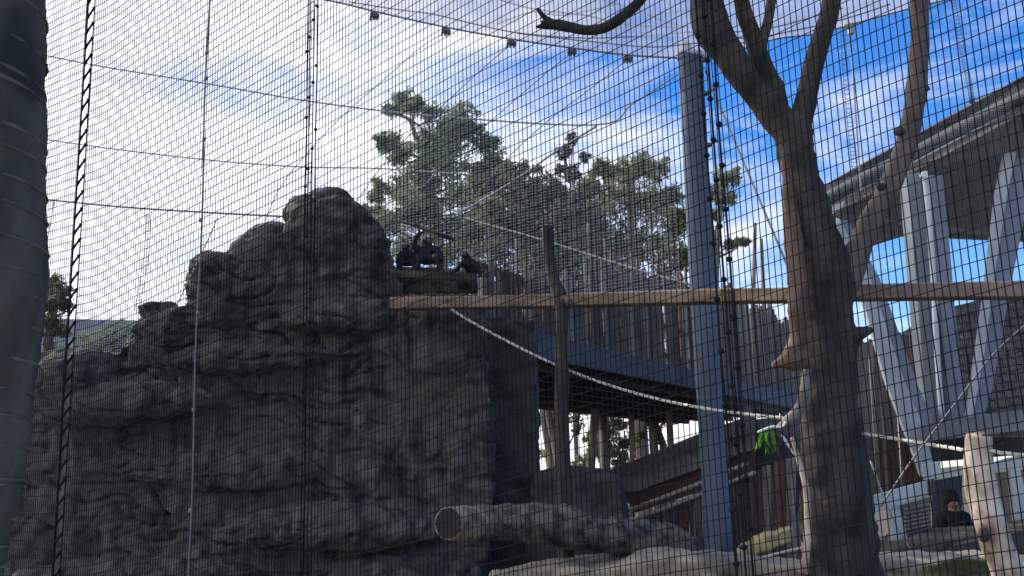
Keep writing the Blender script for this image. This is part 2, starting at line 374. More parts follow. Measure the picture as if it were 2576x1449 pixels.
# ring scars: slanted raised bands round the trunk, each its own piece
rings = [(20, .0), (128, .06), (205, .04), (235, .06), (345, .03), (395, -.02), (470, .02), (537, .18), (618, .10), (690, .12), (745, .10), (820, .10), (905, .16), (980, .02), (1045, .03), (1120, .10), (1200, -.10), (1215, -.10), (1300, .05), (1370, .1), (1420, .05)]
for y, sl_ in rings:
    mb = MB(); hw = halfw(y); c = Vector((edgex(y) - hw, y, 0)); pts = []; rr = []
    for k in range(49):
        t = -math.pi * .95 + k / 48 * math.pi * 1.9
        lx = math.sin(t); front = math.cos(t)
        px = c.x + lx * (hw + 2.2); py = y + (lx - 1) * hw * sl_ + 3 * noise.noise(Vector((t * 2, y, 0))) - (1 - front) * 6 + 24 * (front - 1) * -.5
        pt = P(px, py, pz) - Vector((0, 1, 0)) * PX(hw + 1.5, pz) * front
        pts.append(pt); rr.append(.0016 + .0045 * abs(noise.noise(Vector((t * 3, y * .1, 2)))))
    mb.tube(pts, rr, 5, False); mb.build('ring_scar', ring_m, root, smooth=True)

# ------------------------------------------------------------------ near cage mesh
MA, MBp = Vector((-2.74, 5.8, 0)), Vector((1.30, 3.0, 0))
MD = (MBp - MA); ML = MD.length; MDn = MD.normalized(); MN = Vector((-MDn.y, MDn.x, 0))
if MN.y > 0: MN = -MN
def s_of(px, py=724):
    d = (P(px, py, 1) - cam_pos); d2 = Vector((d.x, d.y)); # 2D ray meets the plan line
    a = MA; det = d2.x * (-MDn.y) - d2.y * (-MDn.x)
    t = (a.x * (-MDn.y) - a.y * (-MDn.x)) / det
    hit = Vector((d2.x * t, d2.y * t, 0)); return (hit - MA).dot(MDn)
def mp_(s, z, off=0): return MA + MDn * s + Vector((0, 0, z)) + MN * off
s_gap, s_rope, s_seam, s_seam2 = s_of(186), s_of(508), s_of(785), s_of(1825)
sL, sR = s_of(-60), s_of(2700)
def gs(s):     # how far a cross wire has climbed at s: the mesh hangs askew
    t = max(0, s - .4); return .17 * t - .0 * t * t
SX, SY = .0215, .050
panels = [(sL, s_gap - .035, 'leftmost narrow panel of wire mesh between palm trunk and laced gap'),
          (s_gap + .035, s_seam - .012, 'wide wire mesh panel in front of the rock wall, right of the laced gap'),
          (s_seam + .012, s_seam2 - .012, 'central wire mesh panel between the two beaded seams'),
          (s_seam2 + .012, sR, 'rightmost open wire mesh panel in front of the forked tree')]
for pi, (a, b, lab) in enumerate(panels):
    root = empty('wire_mesh', mp_(a, GZ), lab, 'wire mesh', 'wire mesh panels of the cage front')
    mb = MB(); n = int((b - a) / SX)
    for i in range(n + 1):
        s = a + (b - a) * i / n; s += .0012 * noise.noise(Vector((i * 1.7, pi, 0)))
        pts = []
        for k in range(15):
            z = GZ + k * 6.4 / 14
            pts.append(mp_(s + .012 * noise.noise(Vector((s * .9, z * .8, pi))) , z, .01 * noise.noise(Vector((s * 1.2, z, 7)))))
        mb.tube(pts, .00215 if pi else .0020, 3, False)
    for j in range(-30, 140):
        zb = GZ + j * SY + .0015 * noise.noise(Vector((j * 3.3, pi, 1)))
        pts = []; m_ = max(4, int((b - a) / .11))
        for k in range(m_ + 1):
            s = a + (b - a) * k / m_; z = zb + gs(s) + .010 * noise.noise(Vector((s * 1.3, zb * .7, 4))) + .004 * noise.noise(Vector((s * 7, zb, 8)))
            ok = GZ <= z <= 6.3
            if ok: pts.append(mp_(s, z, .0025 + .01 * noise.noise(Vector((s * 1.2, z, 7)))))
            elif pts: break
        if len(pts) > 1: mb.tube(pts, .0024 if pi < 2 else .0019, 3, False)
    tag(mb.build('wire_grid', wire_m, root), kind='stuff')
# gap lacing at far left
root = empty('laced_gap', mp_(s_gap, GZ), 'black cord laced in zigzags down the open gap near the palm trunk', 'lacing')
for sgn in (-1, 1):
    mb = MB(); mb.tube([mp_(s_gap + sgn * .038 + .002 * noise.noise(Vector((0, k, sgn))), GZ + k * .1) for k in range(64)], .0065 if sgn < 0 else .0045, 5); mb.build('edge_cable', wire_m, root)
mb = MB(); k = 0; z = GZ
while z < 6.2:
    dz = .10 + .02 * noise.noise(Vector((z * 5, 0, 0)))
    mb.tube([mp_(s_gap - .03, z, .004), mp_(s_gap, z + .02, .008), mp_(s_gap + .036, z + .05, .004)], .0075, 5)
    mb.ball(mp_(s_gap + .037, z + .05, .004), .011, 5)
    z += dz
tag(mb.build('lacing_cord', wire_m, root), kind='stuff')
# rope/rod with clips
root = empty('tension_cable', mp_(s_rope, GZ, .02), 'straight brown tension cable with clips crossing the left rocks', 'cable')
mb = MB(); mb.tube([mp_(s_rope + .008 * math.sin(k * .9), GZ + k * .2, .02) for k in range(33)], .0052, 6); mb.build('rod', mat('dull purple grey cable', (.085, .08, .09), (.16, .15, .16), 12, rough=.5, bump=0), root)
for z in (1.55, 2.05, 2.55, 3.05, 3.5, 3.85, 4.0, 4.35, 4.75, 5.1):
    mb = MB(); mb.ball(mp_(s_rope + rnd.uniform(-.006, .004), z, .02), .011, 6, (1, 1, 1.2)); mb.build('clip', cable_m, root)
def seam(s0, lab, label, offs, bead, beads_z, r=.0024, wob=.006):
    root = empty('mesh_seam', mp_(s0, GZ, .006), label, 'mesh seam')
    for i, o_ in enumerate(offs):
        mb = MB(); mb.tube([mp_(s0 + o_ + wob * noise.noise(Vector((k * .5, i, s0))), GZ + k * .2, .008) for k in range(33)], r, 5); mb.build('seam_wire', wire_m, root)
    n = 0; z = GZ + .2
    while z < 6.1:
        o_ = offs[n % len(offs)]; mb = MB(); mb.ball(mp_(s0 + o_, z, .010), bead, 6, (1, 1, .9)); mb.build('clip', wire_m, root)
        z += beads_z * rnd.uniform(.8, 1.2); n += 1
seam(s_seam, 'a', 'narrow laced mesh seam in front of the rock summit', (-.045, -.028, .0, .022), .0095, .085, r=.0032)
seam(s_seam2, 'b', 'beaded mesh seam just right of the tall grey post', (-.030, .0, .026), .0120, .060, r=.0042)

# ------------------------------------------------------------------ tall grey post and cage top
pr = empty('tall_grey_post', P(1812, 1425, 9.0) - Vector((0, 0, .6)), 'tall rounded blue grey steel post holding up the cage roof', 'post')
mb = MB(); q = spline([(1734, 146, 9.0, 52), (1735, 152, 9, 60), (1738, 170, 9.0, 62), (1768, 724, 9.0, 64), (1812, 1425, 9.0, 68), (1822, 1700, 9.0, 70)], 5)
mb.tube([P(a, b, z) for a, b, z, w in q], [PX(w / 2, z) for a, b, z, w in q], 28); mb.build('shaft', post_m, pr, smooth=True)
mb = MB(); mb.tube([P(1733, 139, 9), P(1733.5, 141, 9), P(1734, 147, 9)], [PX(14, 9), PX(24, 9), PX(30, 9)], 28); mb.build('cap', post_m, pr, smooth=True)
for yy in (150, 235, 365):
    mb = MB(); c = P(1770 + (yy - 150) * .05, yy, 8.95); mb.ball(c, .035, 8, (1.2, .8, .7)); mb.tube([c, c + Vector((.08, -.05, .02))], .012, 6); mb.build('cable_clamp', cable_m, pr, smooth=True)
# roof edge cable and clamps
def cabz(px): return 9.0 + (1740 - px) * .0024 if px < 1740 else 9.0 - (px - 1740) * .0012
ce = [(560, -45), (700, -22), (850, 6), (940, 28), (1120, 68), (1285, 98), (1437, 120), (1578, 138), (1712, 146)]
mb = MB(); line(mb, [(x, y, cabz(x)) for x, y in ce], .011, 5, 6)
tag(mb.build('roof_edge_cable', cable_m, smooth=True), 'dark sagging cable from upper left to the top of the grey post', 'cable')
ce2 = [(1760, 150), (1850, 128), (1950, 98), (2055, 84), (2134, 63), (2284, 22), (2420, -10), (2600, -50)]
mb = MB(); line(mb, [(x, y, cabz(x)) for x, y in ce2], .009, 5, 6)
tag(mb.build('roof_edge_cable', cable_m, smooth=True), 'dark cable rising from the grey post top to the upper right', 'cable')
clampn = ['first from the left', 'second from the left', 'third from the left', 'fourth from the left', 'nearest the grey post']
for (x, y), nm in zip(((940, 37), (1120, 76), (1285, 106), (1437, 127), (1578, 145)), clampn):
    Z = cabz(x); root = empty('cable_clamp', P(x, y + 6, Z), 'small metal clamp under the sagging roof cable, ' + nm, 'clamp', 'clamps under the roof edge cable')
    mb = MB(); c = P(x, y, Z); mb.box(c, rt * PX(9, Z), fw * .03, up * PX(6, Z)); mb.box(c + rt * PX(8, Z) - up * PX(4, Z), rt * PX(6, Z), fw * .02, up * PX(6, Z)); mb.build('body', cable_m, root, bevel=.008)
    for k in range(3):
        mb = MB(); mb.tube([c + rt * PX(-8 + 8 * k, Z) - up * PX(2, Z), c + rt * PX(-9 + 8 * k, Z) - up * PX(14, Z)], .012, 6); mb.build('bolt', cable_m, root)
Z = cabz(2134); root = empty('cable_clamp', P(2134, 70, Z), 'pale metal clamp on the cable between the two right tree limbs', 'clamp', None)
mb = MB(); mb.box(P(2134, 62, Z), rt * .05, fw * .03, up * .03); mb.box(P(2142, 72, Z), rt * .025, fw * .03, up * .05); mb.build('body', galv_m, root, bevel=.008)
mb = MB(); line(mb, [(2140, 78, Z), (2150, 250, Z), (2166, 480, Z)], .008); mb.build('drop_wire', lightcable_m, root)

# roof netting above the cable: slack folds
rn = MB(); cols = 150; rows = 26
edge_all = spline(ce + [(1740, 148)] + ce2[1:], 12)
import bisect
for i in range(cols + 1):
    x = 520 + (2700 - 520) * i / cols
    j = min(range(len(edge_all)), key=lambda k: abs(edge_all[k][0] - x)); e = edge_all[j]
    j2 = min(len(edge_all) - 1, max(0, j + (1 if e[0] < x else -1))); e2 = edge_all[j2]
    t = (x - e[0]) / (e2[0] - e[0]) if abs(e2[0] - e[0]) > 1e-6 else 0
    y = e[1] + (e2[1] - e[1]) * max(0, min(1, t)); base = P(x, y, cabz(x))
    for r_ in range(rows + 1):
        v = r_ / rows; back = Vector((0, -1, 0)) * v * 6.5
        fold = .05 * math.sin(v * 34 + 3 * noise.noise(Vector((x * .004, v * 2, 0))) + x * .004) * min(1, v * 5) + .12 * noise.noise(Vector((x * .006, v * 7, 2))) * min(1, v * 4) - .35 * math.sin(v * math.pi) * .6
        rn.v.append(base + back + Vector((0, 0, fold + .15 * v)))
for i in range(cols):
    for r_ in range(rows):
        a = i * (rows + 1) + r_; rn.f.append((a, a + rows + 1, a + rows + 2, a + 1))
tag(rn.build('roof_netting', roofnet_m, smooth=True), 'slack pale translucent netting spread as a roof over the cage top', 'netting')
# thin grey tubes drawn as the darker shade lines of the netting's wrinkles
for k, pts in enumerate(([(1200, -20), (1330, 20), (1480, 40), (1560, 60), (1700, 70)], [(880, 5), (1000, 24), (1090, 36), (1200, 62), (1300, 82), (1450, 95), (1600, 92), (1740, 80)], [(1480, -10), (1600, 25), (1700, 62), (1850, 80), (1960, 66), (2120, 20)],
                         [(1700, 70), (1800, 62), (1900, 40), (2000, 45), (2150, 15), (2260, -20)], [(1300, 84), (1480, 104), (1640, 118), (1760, 108), (1900, 108)], [(1640, 40), (1760, 20), (1900, 5)], [(1250, 60), (1340, 30), (1420, 38), (1560, 8)], [(1760, 84), (1880, 96), (2010, 74), (2130, 46), (2240, 10)])):
    mb = MB(); line(mb, [(x, y, cabz(x) - .35 - .1 * (k % 3)) for x, y in pts], .006 if k else .008, 6, 5)
    tag(mb.build('netting_fold_shade', mat('grey fold shade', (.22, .20, .22), (.3, .28, .3), 9, bump=0), smooth=True), 'grey fold shade on the roof netting, ' + ('passing above the hanging branch', 'lowest one left of the grey post', 'crossing under the hanging branch to the forked tree', 'wavy one behind the inner tree limbs', 'closest above the roof cable left of the post', 'short one at the top edge between branch and tree', 'short arched one left of the hanging branch', 'lowest one right of the grey post')[k], 'cord', 'fold shade lines on the roof netting')

# ------------------------------------------------------------------ far netting (fine) behind the rock
def back_net(pxa, pxb, Za, Zb, ytop, ybot, name, label, step, r):
    root = empty(name, P((pxa + pxb) / 2, ybot(pxa), Za), label, 'netting')
    mb = MB(); A = P(pxa, 1234, Za); B = P(pxb, 1234, Zb); A.z = B.z = 0; n = int((B - A).length / step)
    def top_at(t):
        px = None
        return t
    for i in range(n + 1):
        t = i / n; Q = A.lerp(B, t)
        dx = Q - cam_pos; Zc = Q.dot(fw) - cam_pos.dot(fw) if False else (Q - cam_pos).dot(fw)
        px0 = CX + (Q - cam_pos).dot(rt) / (Q - cam_pos).dot(fw) * F
        zt = height_at(Q, ytop(px0)); zb = height_at(Q, ybot(px0))
        mb.tube([Vector((Q.x, Q.y, zb)), Vector((Q.x + .01 * noise.noise(Q * 3), Q.y, (zb + zt) / 2)), Vector((Q.x, Q.y, zt))], r, 3, False)
    zmin = 1.2; z = zmin; j = 0; H = 8.5; m_ = 40
    while z < H:
        pts = []
        for k in range(m_ + 1):
            Q = A.lerp(B, k / m_); px0 = CX + (Q - cam_pos).dot(rt) / (Q - cam_pos).dot(fw) * F
            zt = height_at(Q, ytop(px0)); zb = height_at(Q, ybot(px0)); zz = z + .02 * noise.noise(Vector((k * .3, z, 1)))
            if zb <= zz <= zt: pts.append(Vector((Q.x, Q.y, zz)))
            else:
                if len(pts) > 1: mb.tube(pts, r, 3, False)
                pts = []
        if len(pts) > 1: mb.tube(pts, r, 3, False)
        z += step; j += 1
    tag(mb.build('fine_mesh', netwire_m, root), kind='stuff')
    return root
def height_at(Q, py):
    """height of the point above plan position Q that is seen on photo row py"""
    lo, hi = -2.0, 30.0
    for _ in range(28):
        mid = (lo + hi) / 2; d = Vector((Q.x, Q.y, mid)) - cam_pos
        y = CY - d.dot(up) / d.dot(fw) * F
        if y > py: lo = mid
        else: hi = mid
    return (lo + hi) / 2
def topl(px):
    if px < 850: return -120
    for (a, b), (c, d) in zip(ce + [(1760, 148)], (ce + [(1760, 148)])[1:]):
        if a <= px <= c: return b + (d - b) * (px - a) / (c - a)
    return 148
def topr(px):
    for (a, b), (c, d) in zip(ce2, ce2[1:]):
        if a <= px <= c: return b + (d - b) * (px - a) / (c - a)
    return -60 if px > 2000 else 150
back_net(-60, 1745, 13.2, 9.15, topl, lambda px: 742 if px > 1000 else 1100, 'back_netting', 'fine far netting wall behind the rock wall, left of the grey post', .033, .0016)
back_net(1785, 2700, 9.15, 9.3, topr, lambda px: 1100, 'side_netting', 'fine netting wall behind the forked tree, right of the grey post', .022, .0005)
def netZ(px): return 13.2 * 9.15 / (9.15 + (13.2 - 9.15) * (px + 60) / 1805)
net_cable = mat('pale net cable', (.34, .35, .40), (.44, .45, .49), 40, rough=.6, bump=0)
cabs = [([(60, 128), (250, 166), (530, 212), (800, 258), (1100, 292), (1500, 314), (1590, 262), (1700, 190), (1730, 172)], .009, 'long grey support cable crossing the sky from the palm to the post top', net_cable),
        ([(60, 342), (250, 370), (520, 402), (760, 420), (960, 424), (1180, 440)], .008, 'grey support cable crossing the sky above the rock steps', net_cable),
        ([(60, 496), (300, 520), (530, 535), (740, 546)], .011, 'lowest grey cable meeting the rock summit from the left', cable_m),
        ([(1500, 318), (1400, 380), (1300, 450), (1180, 522), (1150, 528)], .012, 'pale cable slanting from the long cable down behind the platform', lightcable_m),
        ([(1170, 548), (1240, 568), (1380, 608), (1560, 665), (1745, 718)], .009, 'pale rope sloping down in front of the paling fence to the post', rope_m)]
for pts, r, lab, mm in cabs:
    mb = MB(); line(mb, [(x, y, netZ(x) - .03) for x, y in pts], r, 6, 6)
    tag(mb.build('support_cable' if mm != rope_m else 'rope', mm, smooth=True), lab, 'cable' if mm != rope_m else 'rope')
for k, (pts, nm) in enumerate((([(1120, 82), (1060, 118), (960, 205), (860, 293), (760, 400), (700, 480), (650, 600)], 'from the second clamp'), ([(1285, 112), (1200, 185), (1117, 262), (1000, 370), (930, 460), (860, 560)], 'from the third clamp'),
                         ([(1437, 134), (1370, 187), (1217, 320), (1120, 410), (1040, 500), (980, 590)], 'from the fourth clamp'), ([(1578, 150), (1470, 235), (1387, 297), (1277, 397), (1190, 500)], 'from the clamp nearest the post'))):
    mb = MB(); line(mb, [(x, y, netZ(x) - .05) for x, y in pts], .0045, 4, 5)
    tag(mb.build('stay_wire', cable_m, smooth=True), 'thin stay wire running down left across the sky ' + nm, 'wire', 'stay wires of the back netting')
mb = MB(); line(mb, [(1776, 175, 8.9), (1800, 240, 8.9), (1990, 690, 8.4)], .010, 4, 6)
tag(mb.build('guy_wire', lightcable_m, smooth=True), 'grey guy wire slanting from the post top down towards the forked tree', 'wire')
mb = MB(); line(mb, [(2600, 800, 8.5), (2500, 890, 8.5), (2400, 1020, 8.5), (2300, 1150, 8.5), (2215, 1275, 8.5)], .009, 4, 6)
tag(mb.build('guy_wire', cable_m, smooth=True), 'dark guy wire slanting down left across the white steel struts', 'wire')
mb = MB(); line(mb, [(2190, 1160, 8.6), (2240, 1290, 8.6), (2300, 1400, 8.6)], .008, 4, 6)
tag(mb.build('guy_wire', lightcable_m, smooth=True), 'pale guy wire slanting down right in front of the lower white post', 'wire')
# laced net joints that read like small ladders
for k, (pts, lab) in enumerate((([(2115, 0), (2128, 200), (2145, 380), (2160, 500)], 'ladder like net joint between the two right tree limbs'), ([(2395, -10), (2420, 120), (2440, 220), (2446, 260)], 'ladder like net joint right of the outer limb'),
                                ([(372, 540), (368, 640), (345, 780)], 'ladder like net joint above the lowest boulder'))):
    Zb = 9.0 if k < 2 else netZ(350) - .05
    root = empty('net_joint', P(pts[-1][0], pts[-1][1], Zb), lab, 'net joint'); q = spline([(a, b, Zb) for a, b in pts], 10)
    for sgn in (-1, 1):
        mb = MB(); mb.tube([P(a + sgn * 6, b, z) for a, b, z in q], .003, 4); mb.build('side_cord', cable_m, root)
    mb = MB()
    for a, b, z in spline([(a, b, Zb) for a, b in pts], 16): mb.tube([P(a - 6, b, z), P(a, b + 2, z), P(a + 7, b - 1, z)], .003, 4)
    tag(mb.build('rung_cord', cable_m, root), kind='stuff')
for pts, lab in (([(134, 500), (134, 520), (120, 600)], 'beside the palm trunk'), ([(548, 545), (520, 610), (440, 778)], 'over the middle boulder')):
    mb = MB(); Zb = netZ(pts[0][0]) - .1 if pts[0][0] < 300 else 8.6
    line(mb, [(a, b, Zb) for a, b in pts], .005, 4, 5)
    tag(mb.build('anchor_cord', lightcable_m, smooth=True), 'pale anchor cord hanging from the lowest cable ' + lab, 'cord')

# ------------------------------------------------------------------ forked dead tree
TZ = 6.5
tr = empty('forked_dead_tree', P(2120, 1425, TZ) - Vector((0, 0, .5)), 'large bare forked tree trunk standing inside the cage at the right', 'tree')
mb = MB()
limb(mb, [(2128, 1700, TZ, 215), (2122, 1425, TZ, 185), (2108, 1300, TZ, 172), (2100, 1180, TZ, 172), (2092, 1080, TZ, 150), (2088, 966, TZ, 135), (2090, 880, TZ, 130), (2082, 790, TZ, 118), (2080, 700, TZ, 138), (2060, 620, TZ, 116), (2036, 540, TZ, 104), (2018, 460, TZ, 97), (2000, 380, TZ, 92), (1994, 320, TZ, 88), (1990, 285, TZ, 60)], 12, 40, .16)
mb.build('trunk', bark_m, tr, smooth=True)
for pts, sd in (([(2000, 370, TZ, 78), (1975, 320, TZ, 80), (1925, 262, TZ, 74), (1880, 205, TZ, 72), (1835, 140, TZ, 78), (1795, 75, TZ, 88), (1778, 10, TZ, 84), (1775, -60, TZ, 78)], 1),
                ([(1955, 290, TZ + .02, 56), (1942, 225, TZ + .05, 60), (1918, 165, TZ + .05, 52), (1895, 100, TZ + .05, 44), (1872, 30, TZ, 40), (1855, -60, TZ, 38)], 2),
                ([(1918, 170, TZ + .05, 34), (1916, 120, TZ, 28), (1930, 60, TZ, 26), (1940, 0, TZ, 24), (1945, -60, TZ, 22)], 3),
                ([(2000, 345, TZ - .02, 70), (2020, 280, TZ, 58), (2038, 200, TZ, 52), (2062, 110, TZ, 48), (2085, 30, TZ, 48), (2100, -70, TZ, 46)], 4),
                ([(2090, 760, TZ, 100), (2125, 690, TZ, 90), (2162, 620, TZ, 62), (2192, 550, TZ, 56), (2228, 485, TZ, 52), (2264, 410, TZ, 54), (2286, 340, TZ, 54), (2298, 270, TZ, 48), (2306, 222, TZ, 52), (2310, 150, TZ, 48), (2313, 80, TZ, 44), (2312, 0, TZ, 46), (2310, -70, TZ, 44)], 5)):
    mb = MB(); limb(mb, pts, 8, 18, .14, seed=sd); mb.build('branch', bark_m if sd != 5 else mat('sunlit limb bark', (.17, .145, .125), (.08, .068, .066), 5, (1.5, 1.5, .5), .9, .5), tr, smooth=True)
mb = MB(); limb(mb, [(1972, 400, TZ - .02, 16), (1984, 480, TZ - .07, 32), (1992, 580, TZ - .11, 42), (2004, 700, TZ - .16, 44), (2008, 780, TZ - .17, 52), (2006, 850, TZ - .20, 40), (1998, 890, TZ - .22, 46), (1992, 910, TZ - .24, 40)], 8, 18, .35, seed=8); mb.build('sunlit_peeling_bark', lit_peel_m, tr, smooth=True)  # lighter brown strip paints the sunlit left side of the trunk
mb = MB(); limb(mb, [(2026, 900, TZ - .2, 50), (1998, 905, TZ - .22, 56), (1972, 910, TZ - .24, 34), (1944, 920, TZ - .25, 16)], 7, 14, .4, seed=9); mb.build('broken_stub', lit_peel_m, tr, smooth=True)
mb = MB(); limb(mb, [(2095, 850, TZ - .05, 70), (2140, 846, TZ - .08, 56), (2170, 836, TZ - .1, 34), (2194, 829, TZ - .1, 14)], 6, 10, .2, seed=10); mb.build('broken_stub', bark_m, tr, smooth=True)
mb = MB(); limb(mb, [(2030, 930, TZ - .16, 22), (2022, 990, TZ - .22, 24), (2008, 1030, TZ - .24, 26), (1984, 1058, TZ - .22, 30), (1960, 1078, TZ - .2, 20)], 6, 10, .15, seed=11); mb.build('side_stub', mat('grey side stub', (.26, .23, .20), (.14, .12, .11), 6, bump=.5), tr, smooth=True)
mb = MB(); limb(mb, [(1992, 1100, TZ - .2, 10), (2010, 1160, TZ - .24, 12), (2028, 1230, TZ - .26, 16), (2032, 1330, TZ - .26, 18), (2028, 1400, TZ - .28, 20), (2020, 1440, TZ - .28, 30)], 6, 8, .2, seed=12); mb.build('vine_stem', stump_m, tr, smooth=True)
for px, py, w in ((2262, 330, 30), (2330, 222, 20), (2218, 470, 26), (2320, 108, 14), (2105, 820, 40), (2048, 1000, 30)):
    mb = MB(); c = P(px, py, TZ - .04); mb.ball(c, PX(w / 2, TZ), 10, (1, .8, .8))
    for v in mb.v: v += (v - c) * .25 * noise.noise(v * 20)
    mb.build('knot', bark_m, tr, smooth=True)

# fallen branch end at top
fb = empty('hanging_branch', P(1480, 76, 7.0), 'curved bare branch with a forked broken end hanging near the top centre', 'branch')
mb = MB(); limb(mb, [(1362, 62, 7, 22), (1400, 62, 7, 27), (1440, 70, 7, 26), (1480, 76, 7, 25), (1520, 70, 7, 26), (1560, 46, 7, 27), (1600, 12, 7, 27), (1640, -40, 7, 28)], 7, 14, .12); mb.build('stem', bark_m, fb, smooth=True)
mb = MB(); limb(mb, [(1396, 60, 7, 20), (1372, 46, 7, 17), (1356, 27, 7, 12), (1352, 20, 7, 6)], 5, 8, .2); mb.build('broken_fork', bark_m, fb, smooth=True)
mb = MB(); limb(mb, [(1380, 66, 7, 18), (1360, 66, 7, 13), (1348, 68, 7, 6)], 5, 8, .2); mb.build('broken_fork', bark_m, fb, smooth=True)

# ------------------------------------------------------------------ timber beam
br = empty('timber_beam', P(1500, 770, 7.9), 'long squared reddish brown timber beam running level from the rock to the tree', 'beam')
def sweep_beam(mb, pts, n=6, dep=.13):
    """pts: px, ytop, ybottom, Z -> a squared timber with slightly worn edges"""
    q = spline(pts, n); o = len(mb.v)
    for i, (x, yt, yb, z) in enumerate(q):
        w = 1.2 * noise.noise(Vector((i * .7, 0, 0)))
        a = P(x, yt + w, z); b = P(x, yb + w * .6, z); back = Vector((a.x, a.y, 0)).normalized() * dep; e = (b - a) * .10
        mb.v += [a + back * .12, a + e, b - e * .6, b + back * .1, b + back, a + back]
    m_ = len(q)
    for i in range(m_ - 1):
        for k in range(6):
            k2 = (k + 1) % 6; mb.f.append((o + i * 6 + k, o + i * 6 + k2, o + (i + 1) * 6 + k2, o + (i + 1) * 6 + k))
    mb.f.append(tuple(o + k for k in range(5, -1, -1))); mb.f.append(tuple(o + (m_ - 1) * 6 + k for k in range(6)))
mb = MB(); sweep_beam(mb, [(978, 746, 776, 8.3), (1120, 744, 774, 8.2), (1260, 742, 772, 8.1), (1420, 738, 770, 8.0)]); mb.build('squared_timber', timber_m, br)
mb = MB(); sweep_beam(mb, [(1421, 737, 769, 7.97), (1560, 733, 765, 7.8), (1700, 728, 762, 7.6), (1850, 724, 758, 7.3), (2010, 722, 756, 6.9)]); mb.build('squared_timber', timber_m, br)
br2 = empty('timber_beam', P(2350, 750, 6.5), 'grey brown timber beam running from the forked tree out past the right edge', 'beam')
t2 = mat('greyer timber', (.24, .19, .17), (.15, .12, .11), 3.0, (.6, 3, 3), .8, .3, c3=(.28, .22, .17), s3=2)
mb = MB(); sweep_beam(mb, [(2120, 714, 752, 6.75), (2260, 711, 750, 6.6), (2400, 708, 748, 6.45), (2560, 705, 747, 6.3), (2700, 702, 745, 6.2)]); mb.build('squared_timber', t2, br2)

# upright stump pole
sp = empty('crooked_pole', P(1418, 1250, 7.2) - Vector((0, 0, .5)), 'crooked upright log pole crossing in front of the timber beam', 'pole')
mb = MB(); limb(mb, [(1377, 571, 7.75, 22), (1378, 578, 7.75, 28), (1382, 640, 7.75, 30), (1392, 700, 7.75, 30), (1408, 742, 7.72, 36), (1414, 775, 7.72, 36), (1412, 850, 7.7, 34), (1414, 950, 7.7, 36), (1412, 1040, 7.7, 38), (1414, 1150, 7.7, 38), (1420, 1260, 7.7, 42), (1424, 1500, 7.7, 46)], 6, 16, .12)
mb.build('shaft', mat('weathered pole wood', (.075, .063, .054), (.034, .03, .028), 5, (3, 3, .4), .9, .5), sp, smooth=True)
mb = MB(); limb(mb, [(1412, 752, 7.7, 26), (1430, 758, 7.64, 24), (1436, 770, 7.6, 12)], 4, 8, .2); mb.build('side_stub', log_m, sp, smooth=True)

# ropes
def rope(pts, r, label):
    mb = MB(); q = spline(pts, 60); pp = [P(a, b, z) for a, b, z in q]
    root = empty('twisted_rope', pp[len(pp) // 2], label, 'rope')
    # three twisted strands
    length = sum((b - a).length for a, b in zip(pp, pp[1:])); tw = 0; acc = [0]
    for a, b in zip(pp, pp[1:]): acc.append(acc[-1] + (b - a).length)
    for st in range(3):
        mb = MB(); path = []
        for i, p in enumerate(pp):
            d = (pp[min(i + 1, len(pp) - 1)] - pp[max(i - 1, 0)]).normalized(); a = d.cross(Vector((0, 0, 1))).normalized(); b = d.cross(a)
            t = acc[i] * 28 + st * 2.094; path.append(p + (a * math.cos(t) + b * math.sin(t)) * r * .5)
        mb.tube(path, r * .62, 6); mb.build('strand', rope_m, root, smooth=True)
rope([(1135, 778, 8.2), (1180, 806, 8.15), (1260, 850, 8.05), (1370, 905, 7.9), (1500, 958, 7.75), (1640, 1000, 7.4), (1760, 1025, 6.9), (1860, 1040, 6.7), (1975, 1052, 6.45)], .0105, 'pale twisted rope sagging from the beam past the pole to the forked tree')
rope([(2160, 1089, 6.4), (2250, 1103, 6.1), (2340, 1118, 5.7), (2425, 1132, 5.3)], .0105, 'pale twisted rope from the forked tree to the pale stump')
rope([(2490, 1134, 5.15), (2540, 1142, 5.1), (2640, 1150, 5.05)], .0105, 'short pale rope leaving the stump past the right edge')

# lying log
lg = empty('lying_log', P(1450, 1395, 7.4), 'thick rough bark log lying level with a hollow sawn left end', 'log')
mb = MB(); limb(mb, [(1196, 1316, 7.16, 86), (1240, 1316, 7.24, 92), (1300, 1316, 7.30, 94), (1380, 1320, 7.35, 100), (1440, 1332, 7.4, 96), (1500, 1344, 7.5, 92), (1580, 1352, 7.6, 92), (1650, 1358, 7.7, 94), (1700, 1368, 7.75, 80), (1745, 1380, 7.8, 54)], 10, 34, .22, seed=3); mb.build('bark', log_m, lg, smooth=True)
mb = MB(); limb(mb, [(1128, 1316, 6.86, 82), (1155, 1316, 6.99, 86), (1190, 1316, 7.12, 84), (1222, 1316, 7.2, 74)], 5, 28, .08, seed=4); mb.build('bare_end', cut_m, lg, smooth=True)
c0, c1 = P(1128, 1316, 6.86), P(1155, 1316, 6.99); ax = (c1 - c0).normalized()
mb = MB(); mb.tube([c0 - ax * .006, c0 - ax * .004], [PX(35, 6.9), PX(37, 6.9)], 24, True); mb.build('hollow', hollow_m, lg)

